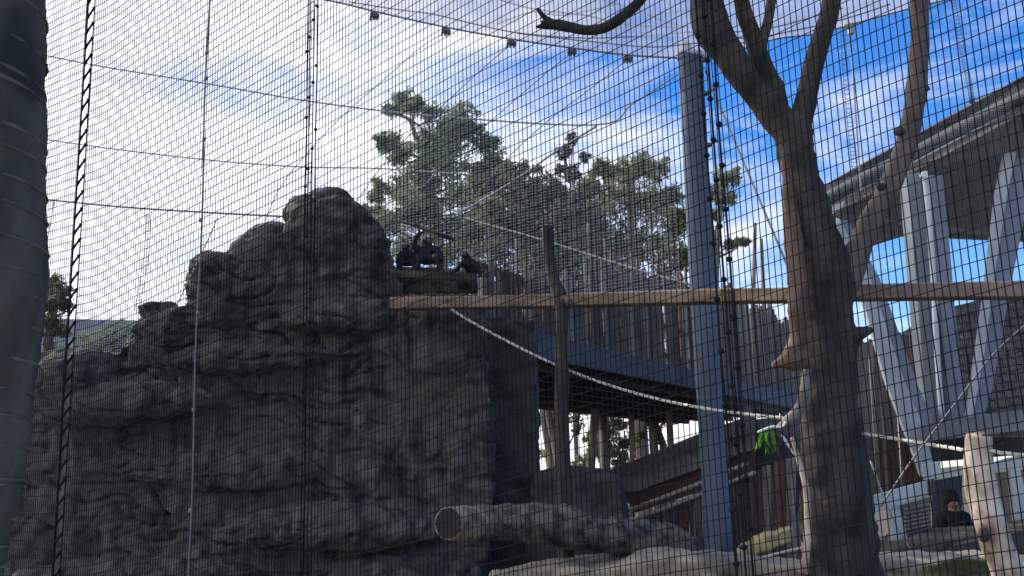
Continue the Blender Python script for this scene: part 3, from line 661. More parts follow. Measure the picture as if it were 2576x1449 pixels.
# right pale stump
ps = empty('pale_stump', P(2540, 1449, 5.1) - Vector((0, 0, .6)), 'pale stripped stump pole leaning at the lower right edge', 'stump')
mb = MB(); limb(mb, [(2462, 1094, 5.2, 52), (2462, 1104, 5.2, 66), (2464, 1180, 5.2, 74), (2474, 1260, 5.15, 78), (2496, 1330, 5.1, 76), (2520, 1400, 5.1, 82), (2545, 1480, 5.1, 90), (2570, 1700, 5.1, 100)], 7, 18, .14, seed=6); mb.build('shaft', stump_m, ps, smooth=True)
mb = MB(); c = P(2475, 1345, 4.98); mb.ball(c, PX(16, 5), 10, (1, .7, 1.2)); mb.build('knot', bark_m, ps, smooth=True)

# browse bundle hung in the side stub
bb = empty('leaf_bundle', P(1935, 1140, 6.2), 'bunch of bright green leaves hanging from the tree stub', 'leaves')
for k in range(16):
    x0 = 1925 + rnd.uniform(-12, 18); y0 = 1070 + rnd.uniform(0, 26); x1 = x0 + rnd.uniform(-22, 20); y1 = y0 + rnd.uniform(30, 66); w = rnd.uniform(5, 10)
    mb = MB(); Z = 6.2 + rnd.uniform(-.05, .05); o = len(mb.v)
    for i in range(6):
        t = i / 5; xx = x0 + (x1 - x0) * t; yy = y0 + (y1 - y0) * (t ** .8); ww = w * math.sin(math.pi * (.12 + .83 * t)) / 2
        a = P(xx - ww, yy, Z - .02 * math.sin(t * 3)); b = P(xx + ww, yy - 1, Z + .01 * t); cmid = P(xx, yy + 1, Z - .015); mb.v += [a, cmid, b]
    for i in range(5): mb.f += [(i * 3, i * 3 + 1, i * 3 + 4, i * 3 + 3), (i * 3 + 1, i * 3 + 2, i * 3 + 5, i * 3 + 4)]
    mb.build('leaf', browse_m, bb, smooth=True)
mb = MB(); line(mb, [(1905, 1088, 6.2), (1940, 1074, 6.2), (1965, 1075, 6.2), (1976, 1062, 6.25)], .008, 4, 6); mb.build('twig', white_m, bb)
mb = MB(); limb(mb, [(1966, 1094, 6.15, 4), (1978, 1112, 6.15, 7), (1996, 1142, 6.15, 3)], 4, 5, 0); mb.build('stripped_twig', white_m, bb)

# ------------------------------------------------------------------ platform with the animals
pf = empty('log_platform', P(1100, 744, 8.8), 'weathered log shelf fixed to the rock with a dark hollow underside', 'platform')
mb = MB(); limb(mb, [(990, 688, 8.75, 28), (1060, 688, 8.75, 30), (1130, 692, 8.75, 31), (1200, 699, 8.75, 27)], 5, 14, .1); mb.build('front_log', mat('platform log', (.17, .14, .11), (.08, .07, .06), 6, (.6, 3, 3), .9, .5), pf, smooth=True)
mb = MB(); limb(mb, [(990, 684, 9.0, 26), (1100, 686, 9.0, 28), (1200, 694, 9.0, 26)], 5, 12, .1); mb.build('rear_log', MATS['platform log'], pf, smooth=True)
mb = MB(); limb(mb, [(990, 728, 8.95, 50), (1080, 722, 8.95, 52), (1150, 720, 8.95, 48), (1200, 716, 8.95, 44)], 5, 12, .14, seed=4); mb.build('lower_log', log_m, pf, smooth=True)
mb = MB(); limb(mb, [(1205, 690, 8.9, 8), (1206, 745, 8.9, 8)], 3, 6, 0); mb.build('bracket', white_m, pf)
mb = MB(); limb(mb, [(1004, 556, 8.9, 8), (1040, 566, 8.85, 8), (1085, 581, 8.8, 9), (1112, 592, 8.8, 12), (1142, 602, 8.8, 10)], 6, 8, .25)
tag(mb.build('slanting_branch', log_m, smooth=True), 'dark slanting branch above the black apes', 'branch')
mb = MB()
for k in range(3): limb(mb, [(1008, 565 + k * 8, 8.95, 4), (1030, 570 + k * 9, 8.95, 5), (1048, 578 + k * 9, 8.95, 3)], 4, 5, .2)
tag(mb.build('bleached_sticks', white_m, smooth=True), 'few bleached sticks tucked under the slanting branch', 'sticks')

def skinned(name, verts, edges, radii, material, parent=None, sub=2, root=0, fuzz=0):
    me = bpy.data.meshes.new(name); org = parent_world(parent) if parent else Vector((0, 0, 0))
    me.from_pydata([Vector(v) - org for v in verts], edges, []); o = bpy.data.objects.new(name, me); COL.objects.link(o)
    sk = o.modifiers.new('skin', 'SKIN'); sk.use_smooth_shade = True
    for i, r in enumerate(radii):
        d = me.skin_vertices[0].data[i]; d.radius = (r, r) if not hasattr(r, '__len__') else r; d.use_root = (i == root)
    s2 = o.modifiers.new('sub', 'SUBSURF'); s2.levels = sub; s2.render_levels = sub
    m2 = evaluated(o); bpy.data.objects.remove(o)
    if fuzz:
        for v in m2.vertices: v.co += v.normal * (fuzz * noise.noise(v.co * 35) + fuzz * .8 * noise.noise(v.co * 90))
    m2.materials.clear(); m2.materials.append(material)
    m2.polygons.foreach_set('use_smooth', [True] * len(m2.polygons))
    ob = bpy.data.objects.new(name, m2); COL.objects.link(ob); ob.parent = parent
    return ob
def ape(px, py, Z, h, label, lean, head, arms, legs, group='black apes on the log platform', facing=0):
    """px, py: seat position; h: sitting height in photo units. all offsets are in photo units (dx, up, dz metres)"""
    root = empty('black_ape', P(px, py, Z), label, 'ape', group)
    A = lambda dx, dy, dz=0: P(px + dx, py - dy, Z + dz)
    v = []; e = []; r = []
    def ad(p, rad, par=None):
        v.append(p); r.append(rad)
        if par is not None: e.append((par, len(v) - 1))
        return len(v) - 1
    u = PX(h, Z)
    pelvis = ad(A(0, h * .12), u * .25)
    belly = ad(A(lean * .3, h * .34), u * .30, pelvis)
    chest = ad(A(lean * .7, h * .56), u * .28, belly)
    neck = ad(A(lean * .9, h * .74), u * .13, chest)
    hd = ad(A(lean + head[0], h * .84 + head[1], head[2]), u * .165, neck)
    top = ad(A(lean + head[0] * 1.15, h * .95 + head[1], head[2] + .01), u * .085, hd)
    for arm in arms:
        par = chest
        for k, (dx, dy, dz) in enumerate(arm):
            par = ad(A(dx, dy, dz), u * (.12, .09, .07, .055, .045)[min(k, 4)], par)
        for fgr in range(4):
            q_ = v[par] + Vector(((fgr - 1.5) * .014, -.01, -.03)); ad(q_, u * .018, par)
    for lg_ in legs:
        par = pelvis
        for k, (dx, dy, dz) in enumerate(lg_):
            par = ad(A(dx, dy, dz), u * (.12, .08, .055, .045)[min(k, 3)], par)
    skinned('body', v, e, r, fur_m, root, fuzz=.006)
    # face, ears, brow
    hc = v[hd]; hr = u * .165
    fdir = Vector((math.sin(facing), -math.cos(facing), -.1)).normalized(); sd = fdir.cross(Vector((0, 0, 1))).normalized()
    mb = MB(); mb.ball(hc + fdir * hr * .62, hr * .62, 10, (1, .8, 1.05)); mb.ball(hc + fdir * hr * 1.1 - Vector((0, 0, hr * .3)), hr * .36, 8, (1.1, .8, .8)); mb.build('face', face_m, root, smooth=True)
    for sgn in (-1, 1):
        mb = MB(); mb.ball(hc + fdir * hr * 1.12 + sd * sgn * hr * .28 + Vector((0, 0, hr * .2)), hr * .11, 6); mb.build('eye', black_m, root, smooth=True)
        mb = MB(); mb.ball(hc + sd * sgn * hr * .98 + Vector((0, 0, hr * .05)), hr * .26, 6, (.6, .6, 1)); mb.build('ear', fur_m, root, smooth=True)
    return root
ape(1075, 676, 8.75, 86, 'largest black ape sitting hunched on the platform, one arm up', -4, (6, -2, -.02),
    [[(-26, 46, -.05), (-34, 62, -.08), (-24, 84, -.08), (-14, 96, -.06)], [(26, 46, -.05), (34, 26, -.14), (28, 8, -.18)]],
    [[(-18, 30, -.18), (-24, 8, -.2), (-28, 2, -.24)], [(22, 32, -.18), (30, 8, -.2), (36, 2, -.24)]], facing=.6)
ape(1024, 676, 8.85, 66, 'black ape half hidden between rock and largest ape', -3, (0, 0, -.02),
    [[(-18, 34, -.05), (-24, 14, -.1), (-16, 2, -.12)], [(18, 34, -.05), (24, 18, -.1), (30, 4, -.14)]],
    [[(-12, 22, -.14), (-16, 4, -.16)], [(14, 22, -.14), (18, 4, -.16)]], facing=-.5)
ape(1184, 690, 8.72, 58, 'small black ape crouching low at right end of the platform, facing out', -10, (-6, 2, -.08),
    [[(-24, 24, -.1), (-36, 10, -.1), (-50, 4, -.1)], [(14, 24, -.1), (22, 12, -.12), (24, 0, -.14)]],
    [[(10, 14, -.05), (20, 4, -.06)], [(-4, 12, .08), (14, 4, .1)]], facing=-.1)

# ------------------------------------------------------------------ raised walkway with paling fence
wk = empty('raised_walkway', P(1600, 1100, 11.5), 'raised timber walkway on the far side with a blue grey fascia', 'walkway')
DZ = 2.99
def near(px, h=DZ):      # plan point of the near deck edge seen at px
    return 1 / (.1007 - (px - 1345) * 7.03e-5)
def PE(px, dz=0, back=0):
    Z = near(px); p = P(px, 900, Z); q_ = Vector((p.x, p.y, DZ + dz)); n_ = Vector((p.x, p.y, 0)).normalized(); return q_ + n_ * back
eA, eB = PE(1345), PE(2040)
dirw = (eB - eA).normalized(); nw = Vector((-dirw.y, dirw.x, 0)); 
if nw.y < 0: nw = -nw
nw = nw.normalized(); LW = (eB - eA).length
def WP(s, off, z): return eA + dirw * s + nw * off + Vector((0, 0, z))
mb = MB(); mb.box(WP(LW / 2, 0, .05), dirw * LW / 2, nw * .03, Vector((0, 0, .13))); mb.build('fascia_board', fascia_m, wk, bevel=.006)
mb = MB(); mb.box(WP(LW / 2, 2.9, .0), dirw * LW / 2, nw * .06, Vector((0, 0, .12))); mb.build('rear_beam', deck_m, wk, bevel=.006)
for k in range(6):
    mb = MB(); mb.box(WP(LW / 2, .28 + k * .47, -.04), dirw * LW / 2, nw * .035, Vector((0, 0, .10))); mb.build('joist', deck_m, wk)
nb = int(LW / .15)
for k in range(nb):
    mb = MB(); mb.box(WP((k + .5) * LW / nb, 1.5, .085 + rnd.uniform(0, .006)), dirw * (LW / nb / 2 - .006), nw * 1.44, Vector((0, 0, .018))); mb.build('deck_board', deck_m, wk)
for s in (7.0, 9.2):
    for off in (.12, 2.7):
        mb = MB(); c = WP(s, off, 0); mb.tube([Vector((c.x, c.y, GZ - .2)), Vector((c.x, c.y, DZ - .15))], .085, 10); mb.build('deck_post', pal_m[1], wk, smooth=True)
pfence = empty('paling_fence', PE(1500, .2), 'tall screen of uneven brown brushwood palings on the walkway', 'fence')
s = -.95; k = 0
while s < LW:
    w = rnd.uniform(.045, .075); hgt = .86 + .085 * max(0, min(s + 1, 6.5)) + .10 * noise.noise(Vector((s * 2, 0, 0))) + rnd.uniform(-.10, .06)
    if rnd.random() < .12: hgt += .16
    if s < 1.4: hgt -= .20 + .12 * rnd.random()
    mb = MB(); a = WP(s, .09 + rnd.uniform(-.02, .02), .17 if s > 0 else -.4); b = a + Vector((0, 0, hgt - (0 if s > 0 else -.5))) + dirw * rnd.uniform(-.03, .03)
    mb.tube([a, a.lerp(b, .5) + dirw * rnd.uniform(-.008, .008), b], [w * .5, w * .5, w * .42], 6, True, .1, seed=k)
    mb.build('paling', rnd.choices(pal_m, (5, 3, 4, 1.2))[0], pfence)
    s += w * (.86 if s < 6.3 else 1.1) + (rnd.random() < .08) * .04; k += 1
for z in (.35, .75):
    mb = MB(); mb.beam(WP(-.9, .16, z), WP(LW, .16, z), .05, .08); mb.build('rail', pal_m[0], pfence)

# stair / ramp building seen beneath the walkway between the gap and the post
rp = empty('ramp_shelter', P(1650, 1400, 10), 'low brown shelter with a sloping roof edge and pale handrails behind the log', 'shelter')
def quadbox(mb, pts, dep, Zf):
    """pts photo polygon at depth function Zf, swept back"""
    prism(mb, pts, Zf, lambda x: Zf(x) + dep)
Zr = lambda x: 10.6 - (x - 1500) * .002
mb = MB(); quadbox(mb, [(1512, 1192), (1750, 1094), (1900, 1040), (1900, 1085), (1760, 1122), (1522, 1206)], 2.2, Zr); mb.build('roof', roof_m, rp)
mb = MB(); quadbox(mb, [(1524, 1207), (1900, 1086), (1900, 1128), (1600, 1236), (1540, 1236)], .06, lambda x: Zr(x) + .1); mb.build('fascia_board', pal_m[1], rp)
mb = MB(); quadbox(mb, [(1560, 1238), (1900, 1129), (1900, 1190), (1600, 1290)], .05, lambda x: Zr(x) + .2); mb.build('wall', red_m, rp)
for pts in ([(1575, 1286), (1640, 1262), (1717, 1233), (1800, 1200), (1880, 1165)], [(1600, 1306), (1680, 1276), (1780, 1236), (1900, 1188)]):
    mb = MB(); line(mb, [(x, y, Zr(x) - .05) for x, y in pts], .022, 4, 7); mb.build('handrail', mat('pale handrail', (.42, .37, .33), (.3, .27, .25), 8), rp, smooth=True)
x = 1590.0
while x < 2010:
    w = rnd.uniform(9, 14); yt = 1312 - (x - 1590) * .40 + rnd.uniform(-4, 4); yt = max(yt, 1150); yb = 1440
    Zq = Zr(x) + .05
    mb = MB(); a = P(x, yb, Zq); b = P(x - 4, yt, Zq); mb.beam(a, b, PX(w, Zq) * .9, .03, Vector((0, 1, 0))); mb.build('paling', rnd.choices([red_m] + pal_m, (4, 2, 2, 3, 1.6))[0], rp)
    x += w
mb = MB(); quadbox(mb, [(1842, 1060), (2060, 1040), (2060, 1290), (1842, 1310)], .1, lambda x: Zr(x) + .45); mb.build('rear_wall', wall_m, rp)
mb = MB(); line(mb, [(1858, 1418, 8.1), (1950, 1394, 8.1), (2035, 1374, 8.1)], .011, 4, 6)
tag(mb.build('ground_rail', rope_m, smooth=True), 'thin pale rail on the ground below the yellow sandstone block', 'rail')

# ------------------------------------------------------------------ right-hand shelter on steel V struts
sh = empty('steel_roofed_building', P(2370, 1300, 11), 'dark roofed building at right carried on splayed white steel struts', 'building')
BZ = lambda x: 12.2 - (x - 2070) * .0042       # roof edge comes nearer to the right
def pband(name, pts, dep, m_, off=0, bev=0, zf=BZ):
    mb = MB(); prism(mb, pts, lambda x: zf(x) + off, lambda x: zf(x) + off + dep); return mb.build(name, m_, sh, bevel=bev)
pband('roof', [(2066, 470), (2190, 398), (2310, 333), (2446, 256), (2640, 156), (2640, 196), (2446, 292), (2310, 366), (2190, 428), (2066, 498)], 4.0, roof_m)
# half round gutter and galvanised band under the roof edge
mb = MB(); line(mb, [(2066, 506, BZ(2066) - .06), (2190, 440, BZ(2190) - .06), (2310, 380, BZ(2310) - .06), (2446, 308, BZ(2446) - .06), (2640, 212, BZ(2640) - .06)], .075, 4, 12); mb.build('gutter', mat('dark gutter', (.07, .08, .09), (.045, .055, .065), 4, rough=.75, bump=.05), sh, smooth=True)
pband('roof_beam', [(2076, 524), (2190, 458), (2310, 398), (2446, 326), (2640, 230), (2640, 252), (2446, 350), (2310, 420), (2190, 482), (2080, 546)], .2, galv_m, -.02)
# soffit corrugated: ribs as geometry
sf0 = [P(2090, 542, BZ(2090)), P(2640, 250, BZ(2640))]; sf1 = [P(2100, 578, 14.6), P(2640, 612, 12.6)]
nr = 46
for k in range(nr):
    t0, t1 = k / nr, (k + .86) / nr
    mb = MB(); a, b, c, d = sf0[0].lerp(sf0[1], t0), sf0[0].lerp(sf0[1], t1), sf1[0].lerp(sf1[1], t1), sf1[0].lerp(sf1[1], t0)
    th = Vector((0, 0, .04)); mb.add([a, b, c, d, a + th, b + th, c + th, d + th], [(0, 1, 2, 3), (7, 6, 5, 4), (0, 4, 5, 1), (1, 5, 6, 2), (2, 6, 7, 3), (3, 7, 4, 0)]); mb.build('soffit_board', soffit_m, sh)
mb = MB(); a, b, c, d = sf0[0], sf0[1], sf1[1], sf1[0]; th = Vector((0, 0, .045)); t2_ = Vector((0, 0, .09))
mb.add([a + th, b + th, c + th, d + th, a + t2_, b + t2_, c + t2_, d + t2_], [(0, 1, 2, 3), (7, 6, 5, 4), (0, 4, 5, 1), (1, 5, 6, 2), (2, 6, 7, 3), (3, 7, 4, 0)]); mb.build('soffit_backing', roof_m, sh)
mb = MB(); mb.beam(P(2210, 500, 13.2), P(2640, 400, 11.8), .12, .25); mb.build('purlin', roof_m, sh)
mb = MB(); mb.beam(P(2100, 570, 14.4), P(2640, 590, 12.6), .12, .2); mb.build('purlin', roof_m, sh)
# central column: grey box + downpipe + blue grey plate
CZ = 10.9
def strip(name, L_, R_, Z0, dep, m_, bev=.008):
    """L_, R_: photo edges top->bottom; solid column"""
    mb = MB(); n = len(L_); o = 0
    for (lx, ly), (rx, ry) in zip(L_, R_):
        a = P(lx, ly, Z0); b = P(rx, ry, Z0); bk = Vector((0, 1, 0)) * dep; mb.v += [a, b, b + bk, a + bk]
    for i in range(n - 1):
        for k in range(4): k2 = (k + 1) % 4; mb.f.append((i * 4 + k, i * 4 + k2, (i + 1) * 4 + k2, (i + 1) * 4 + k))
    mb.f.append((3, 2, 1, 0)); mb.f.append(tuple((n - 1) * 4 + k for k in range(4)))
    return mb.build(name, m_, sh, bevel=bev)
strip('column', [(2283, 440), (2296, 600), (2326, 966), (2334, 1062)], [(2318, 432), (2333, 600), (2370, 966), (2378, 1056)], CZ, .25, mat('grey column', (.17, .19, .22), (.12, .14, .165), 3, (1, 1, .3), .5, .05))
strip('column_flange', [(2340, 440), (2352, 600), (2384, 966), (2392, 1056)], [(2372, 440), (2388, 600), (2420, 966), (2428, 1052)], CZ - .02, .25, steel2_m)
mb = MB(); limb(mb, [(2326, 436, CZ - .1, 16), (2336, 540, CZ - .1, 15), (2348, 700, CZ - .1, 15), (2358, 900, CZ - .1, 14), (2370, 1050, CZ - .1, 14)], 4, 12, 0); mb.build('downpipe', mat('pale downpipe', (.62, .68, .72), (.52, .57, .62), 3, rough=.35, bump=0), sh, smooth=True)
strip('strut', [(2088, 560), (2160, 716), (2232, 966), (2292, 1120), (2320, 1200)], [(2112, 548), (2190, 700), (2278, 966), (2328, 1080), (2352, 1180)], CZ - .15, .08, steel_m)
strip('strut_shaded_face', [(2113, 552), (2191, 702), (2279, 966), (2329, 1082)], [(2136, 556), (2214, 700), (2308, 966), (2352, 1066)], CZ - .05, .10, steel2_m)  # darker colour paints the shaded right face of the white strut
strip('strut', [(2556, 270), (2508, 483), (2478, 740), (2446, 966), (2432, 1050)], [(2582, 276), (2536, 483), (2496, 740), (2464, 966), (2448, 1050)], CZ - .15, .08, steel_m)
strip('strut_shaded_face', [(2583, 280), (2537, 483), (2497, 740), (2465, 966), (2450, 1048)], [(2640, 300), (2590, 483), (2540, 740), (2500, 966), (2478, 1044)], CZ - .05, .10, steel2_m)  # shaded face of the right strut, put in as a darker colour
for px, py in ((2102, 556), (2328, 438), (2566, 302)):
    mb = MB(); c = P(px, py, CZ - .2); mb.tube([c + Vector((0, .06, 0)), c], PX(9, CZ), 12); mb.build('bolt', white_m, sh, smooth=False)
pband('plinth_slab', [(2316, 1068), (2440, 1048), (2700, 1012), (2700, 1066), (2440, 1098), (2330, 1112)], 1.6, conc_m, zf=lambda x: 10.6)
pband('plinth_wall', [(2330, 1114), (2440, 1100), (2700, 1068), (2700, 1128), (2560, 1140), (2440, 1150), (2330, 1160)], 1.2, wall_m, .2, zf=lambda x: 10.7)
# upper dark infill wall right of the column, and brick like infill
pband('infill_wall', [(2400, 770), (2700, 700), (2700, 1030), (2400, 1050)], .12, wall2_m, .4, zf=lambda x: 11.2)
for r_ in range(13):
    for c_ in range(8):
        x = 2400 + c_ * 34 + (r_ % 2) * 17; y = 774 + r_ * 20 - (x - 2440) * .12
        Zq = 11.55; mb = MB(); c = P(x + 15, y + 8, Zq); mb.box(c, rt * PX(15.5, Zq), Vector((0, .05, 0)), Vector((0, 0, PX(8.2, Zq)))); mb.build('stone', wall2_m if (r_ + c_) % 3 else mat('brown stone', (.12, .10, .08), (.07, .06, .05), 5, bump=.5), sh, bevel=.01)
# sloping brown roof line and bank seen between struts
pband('side_roof', [(2270, 836), (2345, 790), (2500, 742), (2500, 775), (2345, 830), (2290, 862)], .3, tan_m, zf=lambda x: 13.5)
# vertical boarding between tree and struts
x = 2128.0; k = 0
while x < 2420:
    w = rnd.uniform(8, 12); yt = 850 + 26 * noise.noise(Vector((x * .02, 0, 0))) - (x - 2128) * .06 + rnd.uniform(-6, 6); yb = 1246 if x < 2325 else 1140
    Zq = 12.6; mb = MB(); mb.beam(P(x + 24, yb, Zq), P(x, yt, Zq), PX(w, Zq) * .88, .03, Vector((0, 1, 0))); mb.build('wall_board', rnd.choices([red_m] + pal_m, (4, 2, 2, 2, 1))[0], sh); x += w
x = 2122.0
while x < 2310:      # hanging slats under the eave
    w = rnd.uniform(6, 9); Zq = 13.0; mb = MB(); mb.beam(P(x + 5, 592 + rnd.uniform(-2, 2), Zq), P(x, 470, Zq), PX(w, Zq) * .55, .02, Vector((0, 1, 0))); mb.build('eave_slat', rnd.choice(pal_m), sh); x += w * 1.25
# lower white frame
pband('white_beam', [(2196, 1246), (2332, 1208), (2334, 1248), (2202, 1288)], .12, steel_m, zf=lambda x: 9.6, bev=.006)
pband('white_bracket', [(2320, 1168), (2366, 1160), (2368, 1200), (2334, 1208), (2322, 1208)], .12, steel_m, -.01, zf=lambda x: 9.6, bev=.006)
strip('lower_post', [(2240, 1282), (2252, 1420)], [(2262, 1276), (2300, 1412)], 9.65, .12, steel_m)
pband('louvre_wall', [(2262, 1272), (2340, 1250), (2344, 1396), (2290, 1412), (2270, 1412)], .05, mat('grey green cladding', (.17, .17, .15), (.12, .12, .11), 4, bump=.1), .3, zf=lambda x: 9.7)
for k in range(13):
    mb = MB(); y = 1276 + k * 10; mb.beam(P(2275, y + 6, 9.96), P(2340, y - 8, 9.96), .03, .022); mb.build('louvre', pal_m[3], sh)
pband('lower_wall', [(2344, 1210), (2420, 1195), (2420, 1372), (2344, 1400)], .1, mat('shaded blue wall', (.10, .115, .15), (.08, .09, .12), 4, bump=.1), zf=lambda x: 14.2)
pband('tan_wall', [(2494, 1190), (2700, 1170), (2700, 1350), (2494, 1350)], .1, tan_m, zf=lambda x: 10.9)
pband('arched_beam', [(2488, 1166), (2530, 1152), (2600, 1142), (2700, 1140), (2700, 1168), (2600, 1170), (2540, 1176), (2490, 1190)], .1, steel_m, zf=lambda x: 10.5, bev=.004)
strip('lower_post', [(2544, 1182), (2560, 1316)], [(2566, 1178), (2600, 1312)], 10.45, .12, steel_m)
pband('dark_underfloor', [(2400, 1372), (2600, 1330), (2700, 1330), (2700, 1400), (2420, 1400)], .4, wall_m, zf=lambda x: 8.4)

# ------------------------------------------------------------------ visitor
pz_ = 11.9; foot = P(2392, 1234, pz_); hx, hy = foot.x, foot.y
pr_ = empty('person', (hx, hy, GZ - .12), 'dark haired person in black top with a bright blue bag below the white struts', 'person')
def pp(x, y, z): return Vector((hx + x, hy + y, GZ - .12 + z))
v = [pp(0, 0, .92), pp(0, 0, 1.08), pp(0, .01, 1.24), pp(0, 0, 1.38), pp(0, 0, 1.44), pp(0, -.01, 1.52), pp(0, 0, 1.60),
     pp(-.17, 0, 1.33), pp(-.22, .02, 1.10), pp(-.18, -.10, .90), pp(-.14, -.16, .86),
     pp(.17, 0, 1.33), pp(.23, .02, 1.09), pp(.24, -.10, .88), pp(.23, -.16, .84),
     pp(-.09, 0, .84), pp(-.10, -.01, .46), pp(-.10, .02, .08), pp(-.10, -.12, .03),
     pp(.09, 0, .84), pp(.10, -.01, .46), pp(.10, .02, .08), pp(.10, -.12, .03)]
e = [(0, 1), (1, 2), (2, 3), (3, 4), (4, 5), (5, 6), (3, 7), (7, 8), (8, 9), (9, 10), (3, 11), (11, 12), (12, 13), (13, 14), (0, 15), (15, 16), (16, 17), (17, 18), (0, 19), (19, 20), (20, 21), (21, 22)]
r = [.13, .12, .14, .09, .05, .085, .07, .06, .042, .034, .03, .06, .042, .034, .03, .09, .06, .042, .035, .09, .06, .042, .035]
skinned('body', v, e, r, skin_m, pr_)
vj = [pp(0, 0, .90), pp(0, 0, 1.08), pp(0, .01, 1.24), pp(0, 0, 1.395), pp(-.175, 0, 1.335), pp(-.225, .02, 1.10), pp(-.19, -.08, .93), pp(.175, 0, 1.335), pp(.235, .02, 1.09), pp(.245, -.08, .91)]
skinned('jacket', vj, [(0, 1), (1, 2), (2, 3), (3, 4), (4, 5), (5, 6), (3, 7), (7, 8), (8, 9)], [.15, .14, .165, .085, .085, .055, .045, .075, .055, .045], black_m, pr_)
vt = [pp(0, 0, .93), pp(-.09, 0, .84), pp(-.10, -.01, .46), pp(-.10, .02, .12), pp(.09, 0, .84), pp(.10, -.01, .46), pp(.10, .02, .12)]
skinned('trousers', vt, [(0, 1), (1, 2), (2, 3), (0, 4), (4, 5), (5, 6)], [.14, .10, .072, .055, .10, .072, .055], jean_m, pr_)
mb = MB(); mb.ball(pp(0, .025, 1.575), .108, 12, (1, 1, 1.1)); mb.ball(pp(0, .06, 1.46), .09, 10, (1.05, .7, 1.5)); mb.build('hair', hair_m, pr_, smooth=True)
mb = MB(); mb.tube([pp(0, -.09, 1.53), pp(0, -.115, 1.50), pp(0, -.09, 1.49)], [.010, .015, .012], 6); mb.build('nose', skin_m, pr_, smooth=True)
for sgn in (-1, 1):
    mb = MB(); mb.ball(pp(sgn * .032, -.088, 1.545), .010, 6); mb.build('eye', black_m, pr_)
mb = MB(); mb.tube([pp(-.022, -.090, 1.468), pp(0, -.095, 1.466), pp(.022, -.090, 1.468)], .005, 5); mb.build('mouth', red_m, pr_)
bgm = MB(); bgm.ball(pp(.27, -.10, 1.02), .5, 12, (.24, .2, .40)); bgm.tube([pp(.2, -.08, 1.2), pp(.12, -.1, 1.34), pp(.05, .0, 1.42)], .012, 6)
tag(bgm.build('blue_bag', blue_m, smooth=True), 'bright blue bag hanging at the side of the dark haired person', 'bag')

# ------------------------------------------------------------------ far trees
def tree(name, clumps, Z, leafm, trunk, label, cat='tree', dens=1.0, lsz=.085, group=None, dz=1.2, branches=True):
    base = trunk[0]; p0 = P(base[0], base[1], Z); g0 = Vector((p0.x, p0.y, GZ - .1))
    root = empty(name, g0, label, cat, group)
    mb = MB(); q = [g0 + Vector((rnd.uniform(-.3, .3), 0, 0))] + [P(a, b, Z) for a, b in trunk]
    ws = [(.06 if name.startswith('sparse') else .20) * (1 - .75 * i / (len(q) - 1)) * (Z / 26) for i in range(len(q))]
    mb.tube(q, ws, 9, True, .1); mb.build('trunk', gumbark_m, root, smooth=True)
    lf = MB(); bm_ = MB()
    for (cx, cy, cr) in clumps:
        zc = Z + rnd.uniform(-dz, dz); c = P(cx, cy, zc); rr = PX(cr, Z)
        # limb from the nearest trunk point below
        if branches:
            t = min(q[1:], key=lambda w: (w - c).length + (2 if w.z > c.z else 0))
            mid = t.lerp(c, .55) + Vector((rnd.uniform(-.2, .2), 0, -rr * .4)); bm_.tube([t, mid, c], [.05 * Z / 26, .03 * Z / 26, .012 * Z / 26], 5, False)
            for _ in range(4):
                e_ = c + Vector((rnd.uniform(-1, 1), rnd.uniform(-1, 1), rnd.uniform(-.2, 1))) * rr * .8; bm_.tube([mid.lerp(c, .5), c.lerp(e_, .5) + Vector((0, 0, rr * .1)), e_], [.018 * Z / 26, .012 * Z / 26, .005], 3, False)
        # leaf sprays: sub clumps inside the clump so gaps show
        nsub = max(8, int(rr * 28 * dens) + 8)
        for _ in range(nsub):
            d = Vector((rnd.gauss(0, 1), rnd.gauss(0, 1), rnd.gauss(0, 1))).normalized(); sc = c + Vector((d.x * 1.25, d.y * 1.1, d.z * .95)) * rr * rnd.uniform(.2, 1.1)
            sr = rr * rnd.uniform(.22, .5)
            for _ in range(int(66 * dens)):
                o_ = Vector((rnd.gauss(0, .5), rnd.gauss(0, .5), rnd.gauss(0, .42))) * sr * 1.25; p = sc + o_
                L_ = lsz * rnd.uniform(.5, 1.05) * Z / 26; a = Vector((rnd.gauss(0, 1), rnd.gauss(0, 1), rnd.gauss(-.9, .8))).normalized(); b = a.cross(Vector((rnd.gauss(0, 1), rnd.gauss(0, 1), rnd.gauss(0, 1)))).normalized()
                o = len(lf.v); lf.v += [p - a * L_, p + b * L_ * .30, p + a * L_, p - b * L_ * .30]; lf.f.append((o, o + 1, o + 2, o + 3))
    if branches: bm_.build('branches', gumbark_m, root)
    tag(lf.build('crown', leafm, root), kind='stuff')
    return root
tree('gum_tree', [(1010, 255, 34), (985, 278, 22), (1040, 265, 20), (1095, 300, 40), (1160, 295, 38), (1195, 325, 26), (1135, 350, 46), (1080, 365, 40), (985, 360, 32), (962, 356, 16), (1005, 398, 26), (1050, 435, 46), (1120, 415, 54), (1222, 365, 30), (1244, 405, 30), (1200, 420, 34), (950, 480, 26), (1005, 480, 44), (1075, 490, 54), (1150, 490, 54), (1215, 475, 38), (938, 532, 24), (960, 560, 34), (930, 585, 22), (1000, 560, 30), (1045, 545, 50), (1125, 560, 56), (1200, 550, 50), (1030, 625, 44), (1100, 635, 50), (1165, 620, 44), (1190, 680, 34)],
     28, leafA, [(1120, 900), (1110, 650), (1090, 500), (1070, 400), (1030, 300)], 'tallest grey green gum tree beyond the rock summit')
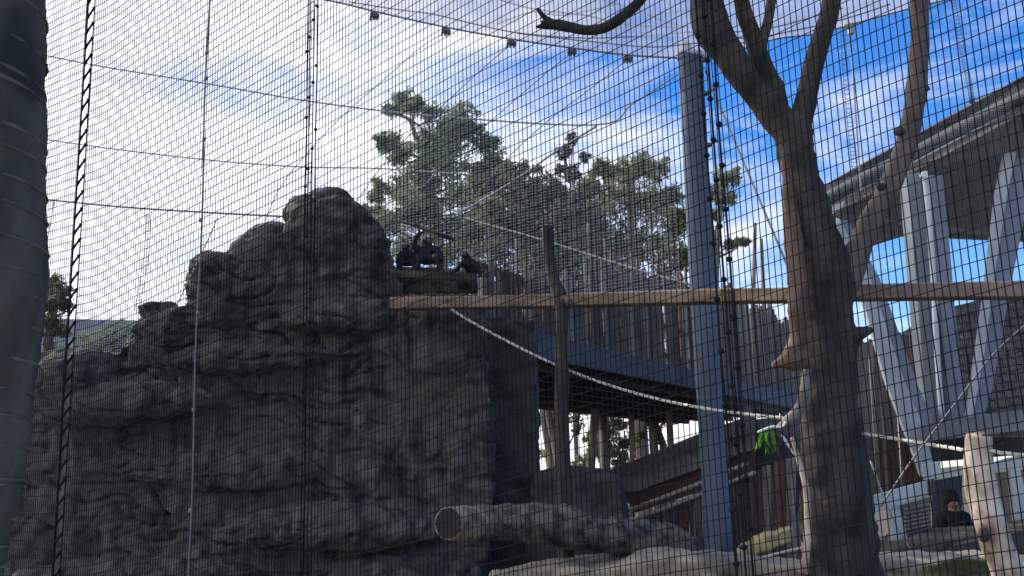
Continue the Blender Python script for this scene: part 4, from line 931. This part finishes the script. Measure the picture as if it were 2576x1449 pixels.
tree('gum_tree', [(1300, 440, 34), (1345, 460, 36), (1270, 495, 42), (1330, 520, 54), (1400, 535, 54), (1260, 570, 50), (1395, 480, 28), (1445, 545, 48), (1330, 600, 60), (1420, 610, 60), (1250, 640, 50), (1350, 660, 50), (1235, 530, 44), (1190, 600, 44), (1300, 560, 50), (1440, 600, 50), (1480, 560, 40), (1240, 455, 36), (1275, 430, 28), (1370, 505, 44), (1460, 500, 34), (1490, 600, 50), (1420, 660, 50), (1500, 680, 46)],
     25, leafC, [(1340, 900), (1330, 650), (1325, 520), (1320, 460)], 'dense dark gum tree between the tallest gum and the crooked pole top', dens=1.15)
tree('sparse_gum_tree', [(1440, 345, 15), (1422, 388, 16), (1445, 435, 20), (1392, 470, 16), (1470, 395, 12), (1408, 425, 14)],
     24, leafD, [(1440, 900), (1432, 600), (1436, 450), (1440, 350)], 'thin reddish sparse gum rising behind the crooked pole', dens=.7)
tree('gum_tree', [(1505, 425, 28), (1482, 468, 26), (1600, 425, 38), (1652, 428, 30), (1560, 495, 54), (1620, 520, 62), (1682, 500, 38), (1704, 562, 42), (1500, 530, 48), (1560, 600, 58), (1640, 620, 58), (1700, 645, 44), (1500, 640, 50), (1545, 440, 22)],
     26, leafB, [(1600, 900), (1590, 650), (1585, 520), (1590, 440)], 'olive green gum tree just left of the tall grey post', dens=1.1)
tree('gum_tree', [(1812, 452, 32), (1795, 485, 26), (1850, 438, 16), (1828, 505, 20), (1835, 615, 20), (1868, 608, 12), (1800, 540, 18)],
     22, leafB, [(1790, 900), (1800, 650), (1812, 520)], 'small gum tree tuft showing right of the tall grey post', dens=.8)
tree('gum_tree', [(135, 718, 26), (158, 738, 26), (128, 770, 24), (170, 765, 18), (122, 810, 26), (150, 830, 22)], 13, leafC, [(120, 900), (125, 800), (140, 750)], 'leafy shrub tree beside the palm trunk at far left', dens=.8, lsz=.10, dz=.4)
tree('gum_tree', [(240, 870, 40), (290, 850, 40), (200, 890, 30), (320, 880, 36), (150, 895, 30)], 22, leafA, [(240, 950), (240, 890)], 'low grey green bush behind the lowest rock step', cat='bush', dens=.9, dz=.5)
# trees seen in and behind the walkway
tree('gum_tree', [(1528, 1090, 34), (1520, 1140, 40), (1568, 1120, 30), (1545, 1060, 28), (1500, 1110, 26), (1480, 1160, 30), (1560, 1165, 30)], 19, leafC, [(1520, 1260), (1525, 1120), (1530, 1060)], 'leafy sapling seen through the gap under the walkway', dens=.6, lsz=.10, dz=.4)
tree('gum_tree', [(1640, 1070, 22), (1620, 1050, 20), (1610, 1100, 14), (1660, 1055, 14)], 19, leafC, [(1668, 1260), (1668, 1120), (1650, 1060)], 'thin tree at the right end of the gap under the walkway', dens=.4, lsz=.09, dz=.3)
tree('gum_tree', [(1390, 1030, 22), (1375, 1060, 18), (1385, 1140, 22), (1445, 1050, 22), (1450, 1080, 14)], 18, leafC, [(1400, 1260), (1385, 1150), (1368, 1060), (1360, 1010)], 'slanting tree at the left end of the gap under the walkway', dens=.5, lsz=.09, dz=.3)
tr_specs = [(1590, 1300, 1585, 1000, 14, 17, 'upright tree trunk in the middle of the gap under the walkway'), (1470, 1300, 1500, 990, 24, 16, 'thick leaning tree trunk in the gap just right of the crooked pole'), (1425, 1300, 1372, 1000, 20, 16.5, 'tree trunk leaning left in the gap beside the dark pillar'),
            (1690, 1300, 1682, 1000, 16, 17, 'short tree trunk at the right end of the gap')]
for x0, y0, x1, y1, w, Z, lab in tr_specs:
    mb = MB(); limb(mb, [(x0, y0, Z, w * 1.2), ((x0 + x1) / 2 + 3, (y0 + y1) / 2, Z, w), (x1, y1, Z, w * .9), (x1 + (x1 - x0) * .3, y1 - 120, Z, w * .8)], 5, 9, .1)
    tag(mb.build('tree_trunk', gumbark_m, smooth=True), lab, 'tree trunk')
for k, (x0, x1) in enumerate(((1235, 1228), (1290, 1300), (1345, 1335), (1470, 1480), (1530, 1522), (1650, 1656), (1880, 1900), (1925, 1915), (1700, 1706))):
    mb = MB(); Z = 18 + (k % 3) * 1.5; limb(mb, [(x0, 1000, Z, 14), ((x0 + x1) / 2 + 3, 800, Z, 12), (x1, 560 + 40 * (k % 3), Z, 8)], 5, 8, .1)
    tag(mb.build('tree_trunk', gumbark_m, smooth=True), 'slim grey gum trunk behind the palings, ' + ('leftmost, beside the platform end', 'second from the left', 'just left of the crooked pole top', 'first one right of the crooked pole', 'second right of the crooked pole', 'third right of the crooked pole', 'just right of the tall grey post', 'beside the forked tree on its left', 'just left of the tall grey post')[k], 'tree trunk', 'slim gum trunks behind the palings')
tree('understorey_bush', [(1240 + 32 * k, 740 + 60 * math.sin(k * 1.7), 42) for k in range(17)] + [(1235 + 40 * k, 830 + 10 * math.sin(k * 2.7), 42) for k in range(14)] + [(1870 + 24 * k, 850 + 20 * (k % 2), 24) for k in range(5)], 21, leafE, [(1400, 900), (1400, 780)], 'brown green understorey bushes showing over the walkway palings', cat='bush', dens=.7, dz=1)

# distant things at far left: pale wall line and hill
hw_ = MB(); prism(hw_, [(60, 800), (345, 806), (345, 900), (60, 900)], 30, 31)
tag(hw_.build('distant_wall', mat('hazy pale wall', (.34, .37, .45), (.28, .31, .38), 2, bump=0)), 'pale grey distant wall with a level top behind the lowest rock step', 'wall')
hb = MB()
for i in range(61):
    for j in range(9):
        x = -60 + i * 2; y = 60 + j * 8; z = GZ - .3 + math.sin(j / 8 * math.pi) * (3.0 + 1.6 * noise.noise(Vector((x * .05, 0, 0))) )
        hb.v.append(Vector((x, y, z if 0 < j < 8 else GZ - 1)))
for i in range(60):
    for j in range(8):
        a = i * 9 + j; hb.f.append((a, a + 9, a + 10, a + 1))
tag(hb.build('hill', mat('bushland hill', (.05, .065, .04), (.08, .09, .06), .4, bump=.5), smooth=True, origin=(0, 60, 0)), kind='structure')
# grass strip at lower right
gr = MB()
for _ in range(2200):
    x = rnd.gauss(2432, 40); y = 1414 + abs(rnd.gauss(0, 14)) + abs(x - 2432) * .12; Z = 6.85 - (y - 1412) * .002; p = P(x, y, Z); h = rnd.uniform(.02, .05); d = Vector((rnd.uniform(-.02, .02), rnd.uniform(-.01, .01), h)); w = Vector((.003, 0, 0)); o = len(gr.v)
    gr.v += [p - w, p + w, p + d]; gr.f.append((o, o + 1, o + 2))
tag(gr.build('grass', grass_m), kind='stuff')
